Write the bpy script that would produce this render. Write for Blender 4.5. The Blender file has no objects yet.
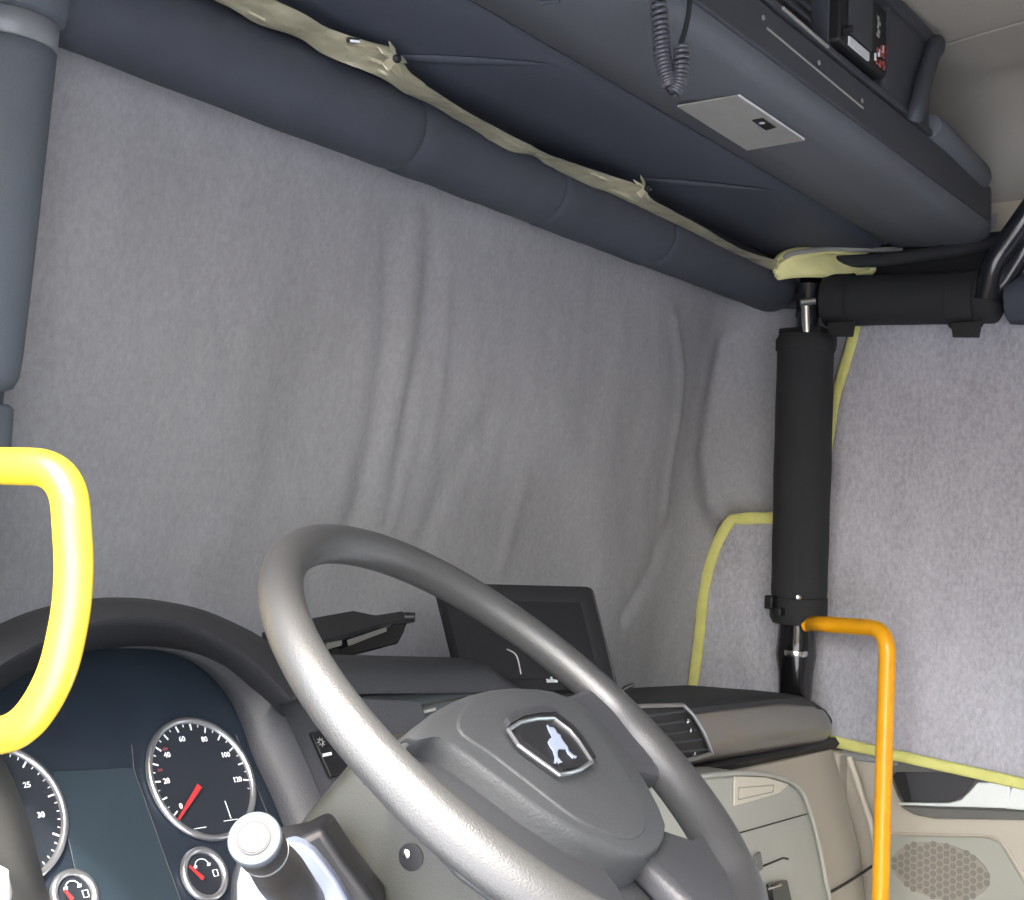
import bpy, math, random
from mathutils import Vector, Matrix, noise
random.seed(4)
SC = bpy.context.scene
COL = SC.collection
V = Vector
PI = math.pi
ZC = 1.45                      # height of the lens above the cab floor; geometry below is measured from the lens height

# ------------------------------------------------------------------ camera
F = 1336.0
YAW, PITCH, ROLL = math.radians(36.5), math.atan(110/F), 0.04
cv = V((math.cos(YAW)*math.cos(PITCH), math.sin(YAW)*math.cos(PITCH), math.sin(PITCH)))
r0 = V((math.sin(YAW), -math.cos(YAW), 0)); u0 = r0.cross(cv)
cr = r0*math.cos(ROLL)+u0*math.sin(ROLL); cu = -r0*math.sin(ROLL)+u0*math.cos(ROLL)
cam = bpy.data.cameras.new('camera'); cam.sensor_width = 36; cam.lens = 36*F/1024; cam.clip_start = .02
camo = bpy.data.objects.new('camera', cam); COL.objects.link(camo)
camo.matrix_world = Matrix(((cr.x, cu.x, -cv.x, 0), (cr.y, cu.y, -cv.y, 0), (cr.z, cu.z, -cv.z, ZC), (0, 0, 0, 1)))
SC.camera = camo

def W(px, py, X=None, Y=None, Z=None, t=None, P=None, N=None):
    """survey helper: the point of the cab seen at a pixel of the photograph on a known plane of the cab"""
    ray = cv + cr*((px-512)/F) + cu*((450-py)/F)
    if X is not None: t = X/ray.x
    if Y is not None: t = Y/ray.y
    if Z is not None: t = Z/ray.z
    if P is not None: t = P.dot(N)/ray.dot(N)
    return ray*t

# ------------------------------------------------------------------ materials
def lin(c): return tuple(((x/255)/12.92 if x/255 <= .04045 else ((x/255+.055)/1.055)**2.4) for x in c)
MATS = {}
def mat(name, rgb, rough=.6, metal=0., bump=0., scale=300., var=0., vscale=8., spec=.5, coat=0., kind='noise', sheen=0.):
    m = bpy.data.materials.new(name); m.use_nodes = True
    nt = m.node_tree; b = nt.nodes['Principled BSDF']
    c = lin(rgb)
    b.inputs['Roughness'].default_value = rough; b.inputs['Metallic'].default_value = metal
    b.inputs['Specular IOR Level'].default_value = spec
    b.inputs['Coat Weight'].default_value = coat
    if sheen: b.inputs['Sheen Weight'].default_value = sheen
    tc = nt.nodes.new('ShaderNodeTexCoord')
    if var:
        n = nt.nodes.new('ShaderNodeTexNoise'); n.inputs['Scale'].default_value = vscale; n.inputs['Detail'].default_value = 5
        nt.links.new(tc.outputs['Object'], n.inputs['Vector'])
        mx = nt.nodes.new('ShaderNodeValToRGB')
        mx.color_ramp.elements[0].position = .3; mx.color_ramp.elements[1].position = .7
        mx.color_ramp.elements[0].color = (*[x*(1-var) for x in c], 1); mx.color_ramp.elements[1].color = (*[min(1, x*(1+var)) for x in c], 1)
        nt.links.new(n.outputs['Fac'], mx.inputs['Fac']); nt.links.new(mx.outputs['Color'], b.inputs['Base Color'])
    else: b.inputs['Base Color'].default_value = (*c, 1)
    if bump:
        n = nt.nodes.new('ShaderNodeTexNoise'); n.inputs['Scale'].default_value = scale; n.inputs['Detail'].default_value = 3
        nt.links.new(tc.outputs['Object'], n.inputs['Vector'])
        bp = nt.nodes.new('ShaderNodeBump'); bp.inputs['Strength'].default_value = bump; bp.inputs['Distance'].default_value = .002
        nt.links.new(n.outputs['Fac'], bp.inputs['Height']); nt.links.new(bp.outputs['Normal'], b.inputs['Normal'])
    MATS[name] = m
    return m

def fabric(name, rgb, streak=.12):
    m = bpy.data.materials.new(name); m.use_nodes = True
    nt = m.node_tree; b = nt.nodes['Principled BSDF']; L = nt.links
    b.inputs['Roughness'].default_value = .9; b.inputs['Sheen Weight'].default_value = .15; b.inputs['Specular IOR Level'].default_value = .2
    tc = nt.nodes.new('ShaderNodeTexCoord')
    c = lin(rgb)
    mp = nt.nodes.new('ShaderNodeMapping'); mp.inputs['Scale'].default_value = (1, 1, .6); L.new(tc.outputs['Object'], mp.inputs['Vector'])
    n1 = nt.nodes.new('ShaderNodeTexNoise'); n1.inputs['Scale'].default_value = 120; n1.inputs['Detail'].default_value = 6; n1.inputs['Roughness'].default_value = .75
    n2 = nt.nodes.new('ShaderNodeTexNoise'); n2.inputs['Scale'].default_value = 5; n2.inputs['Detail'].default_value = 4
    L.new(mp.outputs[0], n1.inputs['Vector']); L.new(mp.outputs[0], n2.inputs['Vector'])
    ad = nt.nodes.new('ShaderNodeMath'); ad.operation = 'MULTIPLY_ADD'; L.new(n2.outputs['Fac'], ad.inputs[0]); ad.inputs[1].default_value = .5; L.new(n1.outputs['Fac'], ad.inputs[2])
    rp = nt.nodes.new('ShaderNodeValToRGB'); L.new(ad.outputs[0], rp.inputs['Fac'])
    rp.color_ramp.elements[0].position = .5; rp.color_ramp.elements[1].position = 1.0
    rp.color_ramp.elements[0].color = (*[x*(1-streak*1.4) for x in c], 1); rp.color_ramp.elements[1].color = (*[x*(1+streak*1.6) for x in c], 1)
    L.new(rp.outputs['Color'], b.inputs['Base Color'])
    bp = nt.nodes.new('ShaderNodeBump'); bp.inputs['Strength'].default_value = .35; bp.inputs['Distance'].default_value = .002
    L.new(n1.outputs['Fac'], bp.inputs['Height']); L.new(bp.outputs['Normal'], b.inputs['Normal'])
    return m

M = dict(
    curtain=fabric('grey_curtain_felt', (146, 147, 153)),
    curtain_lit=fabric('lit_side_felt', (165, 165, 174), .2),  # same felt, painted paler where it faces the doorway light
    tape=mat('yellow_edging_tape', (205, 205, 125), .7, bump=.3, scale=200, var=.08, vscale=30),
    foam=mat('black_foam', (60, 65, 76), .75, bump=.25, scale=500, var=.08, vscale=12),
    foam2=mat('charcoal_foam', (82, 89, 99), .7, bump=.25, scale=500, var=.06, vscale=12),
    foamd=mat('deep_black_foam', (34, 36, 40), .85, bump=.5, scale=700),
    strap=mat('black_webbing', (32, 33, 36), .8, bump=.5, scale=600),
    pipe=mat('black_gloss_paint', (30, 32, 38), .22, coat=.3),
    chrome=mat('bright_steel', (205, 205, 205), .25, metal=1),
    yellow=mat('sunlit_yellow_coat', (255, 214, 55), .42, spec=.9, coat=.6),  # lightened to suggest the sun-blown driver handle
    yellow2=mat('worn_yellow_paint', (235, 165, 20), .35, var=.06, vscale=30, coat=.2),
    dash=mat('dark_dash_plastic', (66, 68, 73), .6, bump=.35, scale=450, var=.05),
    dashtop=mat('black_dash_top', (42, 44, 48), .65, bump=.4, scale=450, var=.06),
    hood=mat('hood_plastic', (29, 31, 36), .7, bump=.35, scale=450, var=.06),
    fascia=mat('taupe_fascia', (116, 114, 112), .30, coat=.25, bump=.03, scale=300, var=.05, vscale=6),
    greenish=mat('slate_panel', (78, 84, 86), .6, bump=.2, scale=400, var=.05),
    bezel=mat('grey_bezel', (48, 50, 55), .55, bump=.2, scale=400),
    black=mat('black_plastic', (26, 27, 30), .5, spec=.35),
    blackg=mat('black_gloss', (16, 17, 20), .15, coat=.5),
    lens=mat('cluster_face', (32, 40, 50), .35, var=.15, vscale=14),  # bluish haze mixed into the face, display and dial colours
    screen=mat('unlit_display', (42, 53, 61), .25, var=.08, vscale=10),
    dial=mat('dial_face', (30, 35, 43), .5),
    ring=mat('satin_ring', (190, 192, 196), .3, metal=.9),
    white=mat('white_print', (215, 218, 222), .5),
    red=mat('red_needle', (165, 50, 52), .45),
    beige=mat('beige_trim', (172, 166, 154), .6, bump=.15, scale=350, var=.05, vscale=5),
    beigeg=mat('grey_green_trim', (150, 151, 143), .55, bump=.12, scale=350, var=.05, vscale=5),
    beigel=mat('light_recess_trim', (188, 182, 168), .55, var=.03),
    seam=mat('seam_shadow_gap', (45, 44, 42), .8),
    wheel=mat('steering_wheel_leather', (50, 51, 52), .42, spec=.95, bump=.22, scale=650, var=.05, vscale=14),
    hub=mat('hub_plastic', (56, 59, 62), .55, bump=.3, scale=400, var=.06, vscale=12),
    spoke=mat('spoke_plastic', (50, 52, 56), .45, bump=.2, scale=400, var=.05),
    shroud=mat('column_shroud', (43, 45, 42), .6, bump=.12, scale=700, var=.08, vscale=9),
    console=mat('console_underside', (87, 91, 99), .6, bump=.2, scale=350, var=.07, vscale=3),
    consoled=mat('console_dark_panel', (60, 65, 77), .65, bump=.2, scale=350, var=.1, vscale=3),
    consolef=mat('console_shelf_front', (60, 63, 71), .6, bump=.2, scale=350, var=.05, vscale=3),
    plate=mat('silver_label_film', (165, 165, 162), .35, metal=.3, var=.06, vscale=25),
    foil=mat('crinkled_cream_foil', (205, 200, 172), .24, metal=.4, bump=.9, scale=60, var=.15, vscale=25),
    foamy=mat('cream_foam_edge', (225, 222, 160), .7, bump=.3, scale=150, var=.06, vscale=30),
    ceil=mat('headliner_cloth', (150, 146, 140), .9, bump=.3, scale=300, var=.05, vscale=5),
    wall=mat('cream_wall_trim', (190, 182, 165), .8, bump=.2, scale=200, var=.05),
    floor=mat('rubber_floor', (45, 45, 46), .8, bump=.3, scale=150),
    silver=mat('silver_pull', (215, 222, 222), .4, metal=.2),
    dkgrey=mat('dark_grey_insert', (92, 92, 90), .55, bump=.2, scale=300),
    cup=mat('recess_cup', (48, 49, 54), .5),
    grille=mat('grille_mesh', (138, 134, 124), .7),
    stalk=mat('stalk_black', (38, 36, 35), .4, var=.08),
    collar=mat('sky_tinted_gloss', (88, 96, 113), .35, coat=.2),
    stalkring=mat('pale_grey_ring', (66, 72, 78), .65, spec=.2),
    bounce_ground=mat('bounce_ground', (165, 166, 168), .9, bump=.6, scale=80, var=.15, vscale=3),  # unseen ground, colour raised to bounce light under the console
)
g = bpy.data.materials.new('window_glass'); g.use_nodes = True
gb = g.node_tree.nodes['Principled BSDF']; gb.inputs['Transmission Weight'].default_value = 1; gb.inputs['Roughness'].default_value = .02; gb.inputs['Base Color'].default_value = (.85, .9, .9, 1)
M['glass'] = g

# ------------------------------------------------------------------ geometry collector
def catmull(pts, n=8, closed=False):
    pts = [V(p) for p in pts]; out = []
    N = len(pts); rng = range(N if closed else N-1)
    for i in rng:
        if closed: p0, p1, p2, p3 = pts[i-1], pts[i], pts[(i+1) % N], pts[(i+2) % N]
        else: p0, p1, p2, p3 = pts[max(i-1, 0)], pts[i], pts[i+1], pts[min(i+2, N-1)]
        for k in range(n):
            t = k/n
            out.append(.5*((2*p1)+(p2-p0)*t+(2*p0-5*p1+4*p2-p3)*t*t+(3*p1-p0-3*p2+p3)*t**3))
    if not closed: out.append(pts[-1])
    return out
def fillet(pts, rad, n=8):
    pts = [V(p) for p in pts]; out = [pts[0]]
    for i in range(1, len(pts)-1):
        a, b, c = pts[i-1], pts[i], pts[i+1]
        d1, d2 = (a-b), (c-b); r = min(rad, d1.length*.48, d2.length*.48)
        p, q = b+d1.normalized()*r, b+d2.normalized()*r
        for k in range(n+1):
            t = k/n; out.append(p*(1-t)**2+b*2*t*(1-t)+q*t*t)
    out.append(pts[-1]); return out

class G:
    def __init__(s): s.v = []; s.f = []
    def add(s, vs, fs):
        o = len(s.v); s.v += [V(x) for x in vs]; s.f += [tuple(i+o for i in f) for f in fs]; return s
    def grid(s, rows, close_u=False, close_v=False):
        R, C = len(rows), len(rows[0]); fs = []
        for i in range(R if close_u else R-1):
            for j in range(C if close_v else C-1):
                a, b = i, (i+1) % R; c, d = j, (j+1) % C
                fs.append((a*C+c, a*C+d, b*C+d, b*C+c))
        return s.add([p for r in rows for p in r], fs)
    def slab(s, rows, off):
        """closed sheet of thickness: rows grid + same rows moved by vector off (or by function)"""
        R, C = len(rows), len(rows[0]); o = len(s.v)
        f = off if callable(off) else (lambda p: p+off)
        back = [[f(V(p)) for p in r] for r in rows]
        s.add([p for r in rows for p in r]+[p for r in back for p in r], [])
        n = R*C; F_ = []
        for i in range(R-1):
            for j in range(C-1):
                q = (i*C+j, i*C+j+1, (i+1)*C+j+1, (i+1)*C+j)
                F_.append(q); F_.append(tuple(n+x for x in reversed(q)))
        for j in range(C-1):
            F_.append((j+1, j, n+j, n+j+1)); k = (R-1)*C; F_.append((k+j, k+j+1, n+k+j+1, n+k+j))
        for i in range(R-1):
            F_.append((i*C, (i+1)*C, n+(i+1)*C, n+i*C)); e = C-1
            F_.append(((i+1)*C+e, i*C+e, n+i*C+e, n+(i+1)*C+e))
        s.f += [tuple(x+o for x in q) for q in F_]; return s
    def prism(s, poly, vec, taper=1.0):
        poly = [V(p) for p in poly]; n = len(poly); vec = V(vec); c = sum(poly, V())/n
        top = [c+(p-c)*taper+vec for p in poly]
        return s.add(poly+top, [tuple(reversed(range(n))), tuple(range(n, 2*n))]+[(i, (i+1) % n, n+(i+1) % n, n+i) for i in range(n)])
    def box(s, c, d, A=None):
        c = V(c); A = A or (V((1, 0, 0)), V((0, 1, 0)), V((0, 0, 1))); h = [x/2 for x in d]
        P = [c+A[0]*h[0]*i+A[1]*h[1]*j+A[2]*h[2]*k for k in (-1, 1) for (i, j) in ((-1, -1), (1, -1), (1, 1), (-1, 1))]
        return s.add(P, [(3, 2, 1, 0), (4, 5, 6, 7), (0, 1, 5, 4), (1, 2, 6, 5), (2, 3, 7, 6), (3, 0, 4, 7)])
    def tube(s, path, r, n=16, closed=False, caps=True, flat=1.0, up=None):
        path = [V(p) for p in path]; N = len(path)
        rr = r if isinstance(r, (list, tuple)) else [r]*N
        rows = []; prev = None
        for i, p in enumerate(path):
            if closed: t = (path[(i+1) % N]-path[i-1]).normalized()
            else: t = (path[min(i+1, N-1)]-path[max(i-1, 0)]).normalized()
            if prev is None:
                a = up or (V((0, 0, 1)) if abs(t.z) < .9 else V((1, 0, 0)))
                prev = (a-t*a.dot(t)).normalized()
            else: prev = (prev-t*prev.dot(t)).normalized()
            b = t.cross(prev)
            rows.append([p+(prev*math.cos(2*PI*k/n)*rr[i]+b*math.sin(2*PI*k/n)*rr[i]*flat) for k in range(n)])
        o = len(s.v); s.grid(rows, close_u=closed, close_v=True)
        if caps and not closed:
            s.f.append(tuple(o+k for k in reversed(range(n)))); s.f.append(tuple(o+(N-1)*n+k for k in range(n)))
        return s
    def lathe(s, prof, o, ax, n=32, caps=True):
        o = V(o); ax = V(ax).normalized(); a = V((0, 0, 1)) if abs(ax.z) < .9 else V((1, 0, 0))
        e1 = (a-ax*a.dot(ax)).normalized(); e2 = ax.cross(e1)
        rows = [[o+ax*h+(e1*math.cos(2*PI*k/n)+e2*math.sin(2*PI*k/n))*r for k in range(n)] for r, h in prof]
        b = len(s.v); s.grid(rows, close_v=True)
        if caps:
            s.f.append(tuple(b+k for k in reversed(range(n)))); s.f.append(tuple(b+(len(prof)-1)*n+k for k in range(n)))
        return s

BASE = {}
def build(geo, name, m, parent=None, bevel=0., ang=35, seg=2, subsurf=0, solid=0.):
    me = bpy.data.meshes.new(name)
    vs = geo.v
    if parent is not None: base = BASE[parent.name]
    else:
        lo = V([min(p[i] for p in vs) for i in range(3)]); hi = V([max(p[i] for p in vs) for i in range(3)])
        base = V(((lo.x+hi.x)/2, (lo.y+hi.y)/2, lo.z))
    me.from_pydata([tuple(p-base) for p in vs], [], geo.f); me.validate(); me.update()
    import bmesh
    b = bmesh.new(); b.from_mesh(me); bmesh.ops.remove_doubles(b, verts=b.verts, dist=1e-6); bmesh.ops.recalc_face_normals(b, faces=b.faces); b.to_mesh(me); b.free()
    me.materials.append(m)
    me.shade_smooth() if hasattr(me, 'shade_smooth') else None
    me.set_sharp_from_angle(angle=math.radians(ang))
    o = bpy.data.objects.new(name, me); COL.objects.link(o)
    if parent is not None: o.parent = parent
    else: o.location = base+V((0, 0, ZC))
    BASE[o.name] = base
    if solid:
        md = o.modifiers.new('solid', 'SOLIDIFY'); md.thickness = solid; md.offset = 0
    if bevel:
        md = o.modifiers.new('bevel', 'BEVEL'); md.width = bevel; md.segments = seg; md.limit_method = 'ANGLE'; md.angle_limit = math.radians(40)
        md.harden_normals = False
    if subsurf:
        md = o.modifiers.new('sub', 'SUBSURF'); md.levels = subsurf; md.render_levels = subsurf
    return o
def thing(name, label, cat, loc, group=None):
    o = bpy.data.objects.new(name, None); COL.objects.link(o); loc = V(loc)
    o.location = loc+V((0, 0, ZC)); o.empty_display_size = .05; BASE[o.name] = loc
    o['label'] = label; o['category'] = cat
    if group: o['group'] = group
    return o
def tag(o, label, cat, group=None):
    o['label'] = label; o['category'] = cat
    if group: o['group'] = group
    return o
def struct(geo, name, m, **k):
    o = build(geo, name, m, **k); o['kind'] = 'structure'; return o

def text_geo(s, size, o, ax, ay, depth=.0006):
    """letters as solid mesh, centred at o, running along ax with up direction ay"""
    c = bpy.data.curves.new('t', 'FONT'); c.body = s; c.size = size; c.extrude = depth/2; c.align_x = 'CENTER'; c.align_y = 'CENTER'; c.resolution_u = 3
    c.offset = size*.012
    ob = bpy.data.objects.new('t', c); COL.objects.link(ob)
    dg = bpy.context.evaluated_depsgraph_get(); me = ob.evaluated_get(dg).to_mesh()
    az = ax.cross(ay)
    g_ = G().add([o+ax*v.co.x+ay*v.co.y+az*v.co.z for v in me.vertices], [tuple(p.vertices) for p in me.polygons])
    ob.evaluated_get(dg).to_mesh_clear(); bpy.data.objects.remove(ob); bpy.data.curves.remove(c)
    return g_
def merge(*gs):
    o = G()
    for q in gs: o.add(q.v, q.f)
    return o

# ------------------------------------------------------------------ SETTING
X0, X1, YR, YF, ZF, ZT = .38, 2.99, -.95, 1.80, -1.45, 1.06
struct(G().box(((X0+X1)/2, .42, ZF-.03), (X1-X0+.1, 2.9, .06)), 'floor', M['floor'])
# ceiling with a cove to the passenger side wall
rows = []
for y in (YR, 0.0, .45, .455, .46, YF):
    dz = -.004 if abs(y-.455) < .001 else 0
    rr = [V((X0-.04, y, ZT+dz)), V((1.5, y, ZT+dz)), V((X1-.22, y, ZT+dz))]
    for k in range(1, 9):
        a = k/8*PI/2; rr.append(V((X1-.22+.22*math.sin(a), y, ZT-.22*(1-math.cos(a))+dz)))
    rows.append(rr)
struct(G().slab(rows, lambda p: p+V((.04 if p.x > 2.9 else 0, 0, .05))), 'ceiling', M['ceil'])
struct(G().box(((X0+X1)/2, YR-.03, -.18), (X1-X0+.1, .06, 2.55)), 'wall_rear', M['ceil'])
# passenger side: wall above and below the window
struct(G().box((X1+.03, .42, .74), (.06, 2.76, .34)), 'wall_right', M['wall'], bevel=.01)
struct(G().box((X1+.03, -.55, .06), (.06, .8, 1.0)), 'wall_right_rear', M['wall'])
struct(G().box((X1+.03, .85, .0), (.012, 1.9, 1.12)), 'window_2', M['glass'])
# driver side: everything but the open doorway
struct(G().box((X0-.03, 1.34, -.18), (.06, .9, 2.55)), 'wall_left', M['wall'])
struct(G().box((X0-.03, -.87, -.18), (.06, .2, 2.55)), 'wall_left_rear', M['wall'])
struct(G().box((X0-.03, .06, .84), (.06, 1.68, .48)), 'light_cut_header', M['wall'])  # unseen doorway header, lowered to hold back high sky and sun
struct(G().box(((X0+X1)/2, YF+.03, -.9), (X1-X0+.1, .06, 1.15)), 'wall_front', M['dash'])
struct(G().box(((X0+X1)/2, 1.62, .95), (X1-X0+.1, .40, .26)), 'wall_front_header', M['wall'])
struct(G().prism([V((X0, 1.80, -.34)), V((X1, 1.80, -.34)), V((X1, 1.62, .83)), V((X0, 1.62, .83))], (0, .012, 0)), 'window_1', M['glass'])
struct(G().box((1.0, 0, ZF-1.27), (60, 60, .06)), 'ground', M['bounce_ground'])

struct(G().tube([W(925, 51, Z=ZT-.004), W(955, 42, Z=ZT-.004), W(1040, 17, Z=ZT-.004)], .0025, 8), 'trim_3', M['ceil'])
# ------------------------------------------------------------------ CURTAINS
def yplane(z): return 1.62-(z+.27)*.17
def dseg(p, a, b):
    ab = b-a; t = max(0, min(1, (p-a).dot(ab)/max(ab.length_squared, 1e-9))); return (p-(a+ab*t)).length
def onw(px, py):
    y = 1.55
    for _ in range(4): q = W(px, py, Y=y); y = yplane(q.z)
    return V((q.x, q.z))
CREASE = [([(414, 228), (408, 300), (400, 370), (384, 470), (372, 540)], .012, .028),
          ([(432, 235), (424, 330), (404, 420), (394, 470)], -.012, .022),
          ([(392, 250), (388, 340), (374, 430), (352, 520)], -.014, .022),
          ([(446, 290), (440, 380), (430, 450)], .007, .016),
          ([(486, 430), (450, 470), (428, 530), (415, 580)], -.012, .03),
          ([(402, 480), (388, 530), (372, 560)], .008, .014),
          ([(525, 480), (515, 520), (505, 560)], .010, .022),
          ([(672, 320), (680, 370), (677, 420), (668, 470), (662, 530)], .013, .016),
          ([(662, 530), (655, 565), (622, 615)], -.020, .022),
          ([(690, 520), (700, 560), (680, 600)], .015, .03),
          ([(722, 345), (712, 400), (703, 450), (702, 500), (712, 540)], -.045, .030),
          ([(560, 420), (600, 520), (610, 600)], .014, .08),
          ([(180, 300), (220, 450), (210, 600)], .012, .12),
          ([(330, 240), (300, 420), (260, 560)], -.010, .10)]
CRS = [([onw(*p) for p in pl], a, w) for pl, a, w in CREASE]
def curtain_pt(s, z):
    y0 = yplane(z); xc = 2.74; R = .20; out = V((0, -1, 0))
    if s <= xc: p = V((s, y0, z))
    elif s <= xc+R*PI/2:
        a = (s-xc)/R; p = V((xc+R*math.sin(a), y0-R*(1-math.cos(a)), z)); out = V((-math.sin(a), -math.cos(a), 0))
    else: p = V((xc+R, y0-R-(s-xc-R*PI/2), z)); out = V((-1, 0, 0))
    q = V((s, z)); d = 0
    for pl, a, w in CRS:
        m = min(dseg(q, pl[i], pl[i+1]) for i in range(len(pl)-1)); d += .7*a*math.exp(-(m/w)**2)
    d += .012*noise.noise(V((s*2.2, z*1.1, 3)))+.005*noise.noise(V((s*9, z*3.5, 7)))+.002*noise.noise(V((s*25, z*14, 1)))
    return p+out*d
rows = [[curtain_pt(.46+(3.42-.46)*i/300, .80-1.22*j/110) for i in range(301)] for j in range(111)]
ct = thing('windscreen_curtain', 'wide wrinkled grey felt curtain hung over the windscreen behind the steering wheel', 'curtain', (1.7, 1.6, -.42))
build(G().grid(rows), 'cloth', M['curtain'], ct, solid=.002, ang=180)

# side curtain over the passenger door window
def side_x(y, z): return 2.925+.010*noise.noise(V((y*3, z*2, 5)))+.003*noise.noise(V((y*14, z*10, 2)))
def beltz(y): return -.386-(1.235-y)*.10
tl = W(860, 322, X=2.93); bl = W(806, 735, X=2.93)
rows = []
for j in range(61):
    k = j/60; r_ = []
    for i in range(81):
        u = i/80
        ztop = .66
        f = [(0.66, W(862, 300, X=2.93).y), (W(848, 360, X=2.93).z, W(848, 360, X=2.93).y), (W(836, 400, X=2.93).z, W(836, 400, X=2.93).y), (W(828, 500, X=2.93).z, W(828, 500, X=2.93).y), (-.5, W(815, 690, X=2.93).y+.03)]
        z = ztop+(-.40-ztop)*k
        yl = f[-1][1]
        for a in range(4):
            if f[a][0] >= z >= f[a+1][0]:
                tt = (f[a][0]-z)/(f[a][0]-f[a+1][0]); yl = f[a][1]+(f[a+1][1]-f[a][1])*tt; break
        y = yl+(.15-yl)*u
        zb = ztop+(beltz(y)-ztop)*k
        r_.append(V((side_x(y, zb), y, zb)))
    rows.append(r_)
sc = thing('side_window_curtain', 'grey felt curtain painted paler as if lit, with yellow edging over the passenger door window', 'curtain', (2.92, .7, -.45))
build(G().grid(rows), 'cloth', M['curtain_lit'], sc, solid=.003, ang=180)
def tape(path, w, m, par, name='edging_tape', off=V((-.004, 0, 0)), wob=.0015):
    rows = []
    for i, p in enumerate(path):
        t = (path[min(i+1, len(path)-1)]-path[max(i-1, 0)]).normalized(); n = V((1, 0, 0)); b = t.cross(n).normalized()
        ww = w/2*(1+.12*noise.noise(p*40)); q = p+off
        rows.append([q+b*ww+V((.003, 0, 0)), q+b*ww*.6, q, q-b*ww*.6, q-b*ww+V((.003, 0, 0))])
    return build(G().slab(rows, V((.003, 0, 0))), name, m, par, ang=60)
p = [V((side_x(y, beltz(y))-.003, y, beltz(y)+.008)) for y in [1.30-.023*i for i in range(51)]]
tape(p, .024, M['tape'], sc, off=V((-.012, 0, 0)))
p = catmull([W(862, 300, X=2.925), W(858, 325, X=2.925), W(848, 362, X=2.925), W(837, 400, X=2.925), W(829, 450, X=2.925)], 5)
tape(p, .024, M['tape'], sc, off=V((-.016, 0, 0)))
# quarter window patch
qc = thing('quarter_window_curtain', 'small grey felt patch with yellow taped edge left of the upright padded post', 'curtain', (2.9, 1.45, -.42))
qp = [(693, 694), (700, 640), (706, 585), (718, 545), (731, 522), (740, 519), (776, 518)]
QX = 2.862
fr = [W(x, y, X=QX) for x, y in qp]
rows = []
ed = catmull(fr, 6)
for j in range(25):
    k = j/24; row = []
    for e in ed:
        q = e.lerp(V((QX, 1.27, e.z*.75-.09)), k)
        kk = min(1, k*6); row.append(V((QX+kk*.014*noise.noise(V((q.y*9, q.z*8, 1)))+kk*.006*noise.noise(V((q.y*30, q.z*22, 1))), q.y, q.z)))
    rows.append(row)
build(G().grid(rows), 'cloth', M['curtain_lit'], qc, solid=.003, ang=180)
tape(ed, .027, M['tape'], qc, off=V((-.010, 0, 0)))

# ------------------------------------------------------------------ ROLL CAGE
RC = thing('roll_cage', 'black tubular steel roll cage running under the roof and down the passenger pillar', 'roll cage', (2.8, 1.33, -.3))
HY, HZ = 1.37, .655
A = V((.86, HY, HZ)); B = V((2.86, HY-.01, HZ+.01))
build(G().tube([A, B], .024), 'header_pipe', M['pipe'], RC)
ptop = W(808, 300, t=3.03); pbot = W(796, 705, t=3.03)
pd = (pbot-ptop)
build(G().tube([ptop-pd*.04, pbot+pd*.1], .024), 'pillar_pipe', M['pipe'], RC)
bs0 = W(855, 300, X=2.84); bs1 = W(1000, 296, X=2.84)
build(G().tube(fillet([W(780, 300, X=2.86), bs0, W(965, 300, X=2.84), W(998, 292, X=2.83), W(1040, 225, X=2.80), W(1110, 40, X=2.86), W(1110, 30, X=2.86)+V((0, 0, .12))], .12), .021), 'side_pipe', M['pipe'], RC)
build(G().tube(fillet([W(985, 300, X=2.80), W(993, 262, X=2.80), W(1027, 215, X=2.78), W(1060, 165, X=2.78), W(1100, 40, X=2.80), W(1100, 30, X=2.80)+V((0, 0, .12))], .08), .024), 'brace_pipe', M['pipe'], RC)
# clamp and bolt where the pillar meets the header
build(G().box(W(808, 338, t=3.02), (.10, .10, .036), None), 'pipe_clamp', M['black'], RC, bevel=.004)
build(G().tube([W(806, 306, t=2.97), W(807, 334, t=2.97)], .011, 12).tube([W(800, 303, t=2.97), W(815, 301, t=2.97)], .009, 10), 'clamp_bolt', M['chrome'], RC)
build(G().tube([W(779, 347, t=2.99), W(790, 347, t=2.99)], .007, 10).box(W(781, 347, t=2.99), (.018, .018, .018)), 'clamp_screw', M['black'], RC)
# lower fitting of the pillar post: boot with ring
q1, q2 = W(797, 618, t=3.0), W(795, 700, t=3.0); ax = (q2-q1).normalized()
build(G().lathe([(.040, 0), (.043, .05), (.046, .08), (.040, .12), (.036, .20)], q1, ax, 24), 'post_boot', M['blackg'], RC)
build(G().lathe([(.026, 0), (.0275, .006), (.026, .012)], W(796, 650, t=2.97), ax, 24), 'post_ring', M['chrome'], RC)

def sleeve(a, b, r, name, label, m, group='foam sleeves padding the roll cage', seed=0, endr=.012, wrinkle=.0022, segs=28):
    t = thing(name, label, 'foam pad', (a+b)/2-V((0, 0, r)), group)
    L = (b-a).length; prof = []
    ps = []; rr = []
    for i in range(segs+1):
        u = i/segs; ps.append(a.lerp(b, u)); rr.append(r+wrinkle*noise.noise(V((u*5, seed, 0))))
    d = (b-a).normalized()
    ps = [a, a+d*.001, a+d*.006]+ps[1:-1]+[b-d*.006, b-d*.001, b]
    rr = [r-.02, r-endr, r-endr*.3]+rr[1:-1]+[r-endr*.3, r-endr, r-.02]
    build(G().tube(ps, rr, 40), 'foam_cover', m, t, ang=50)
    return t
dH = (B-A)
def hx(px):   # fraction along header for a pixel column
    q = W(px, 200, Y=HY); return (q.x-A.x)/dH.x
cuts = [(-.06, hx(392), .064), (hx(392), hx(537), .0625), (hx(537), hx(648), .0635), (hx(648), hx(772), .062)]
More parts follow.
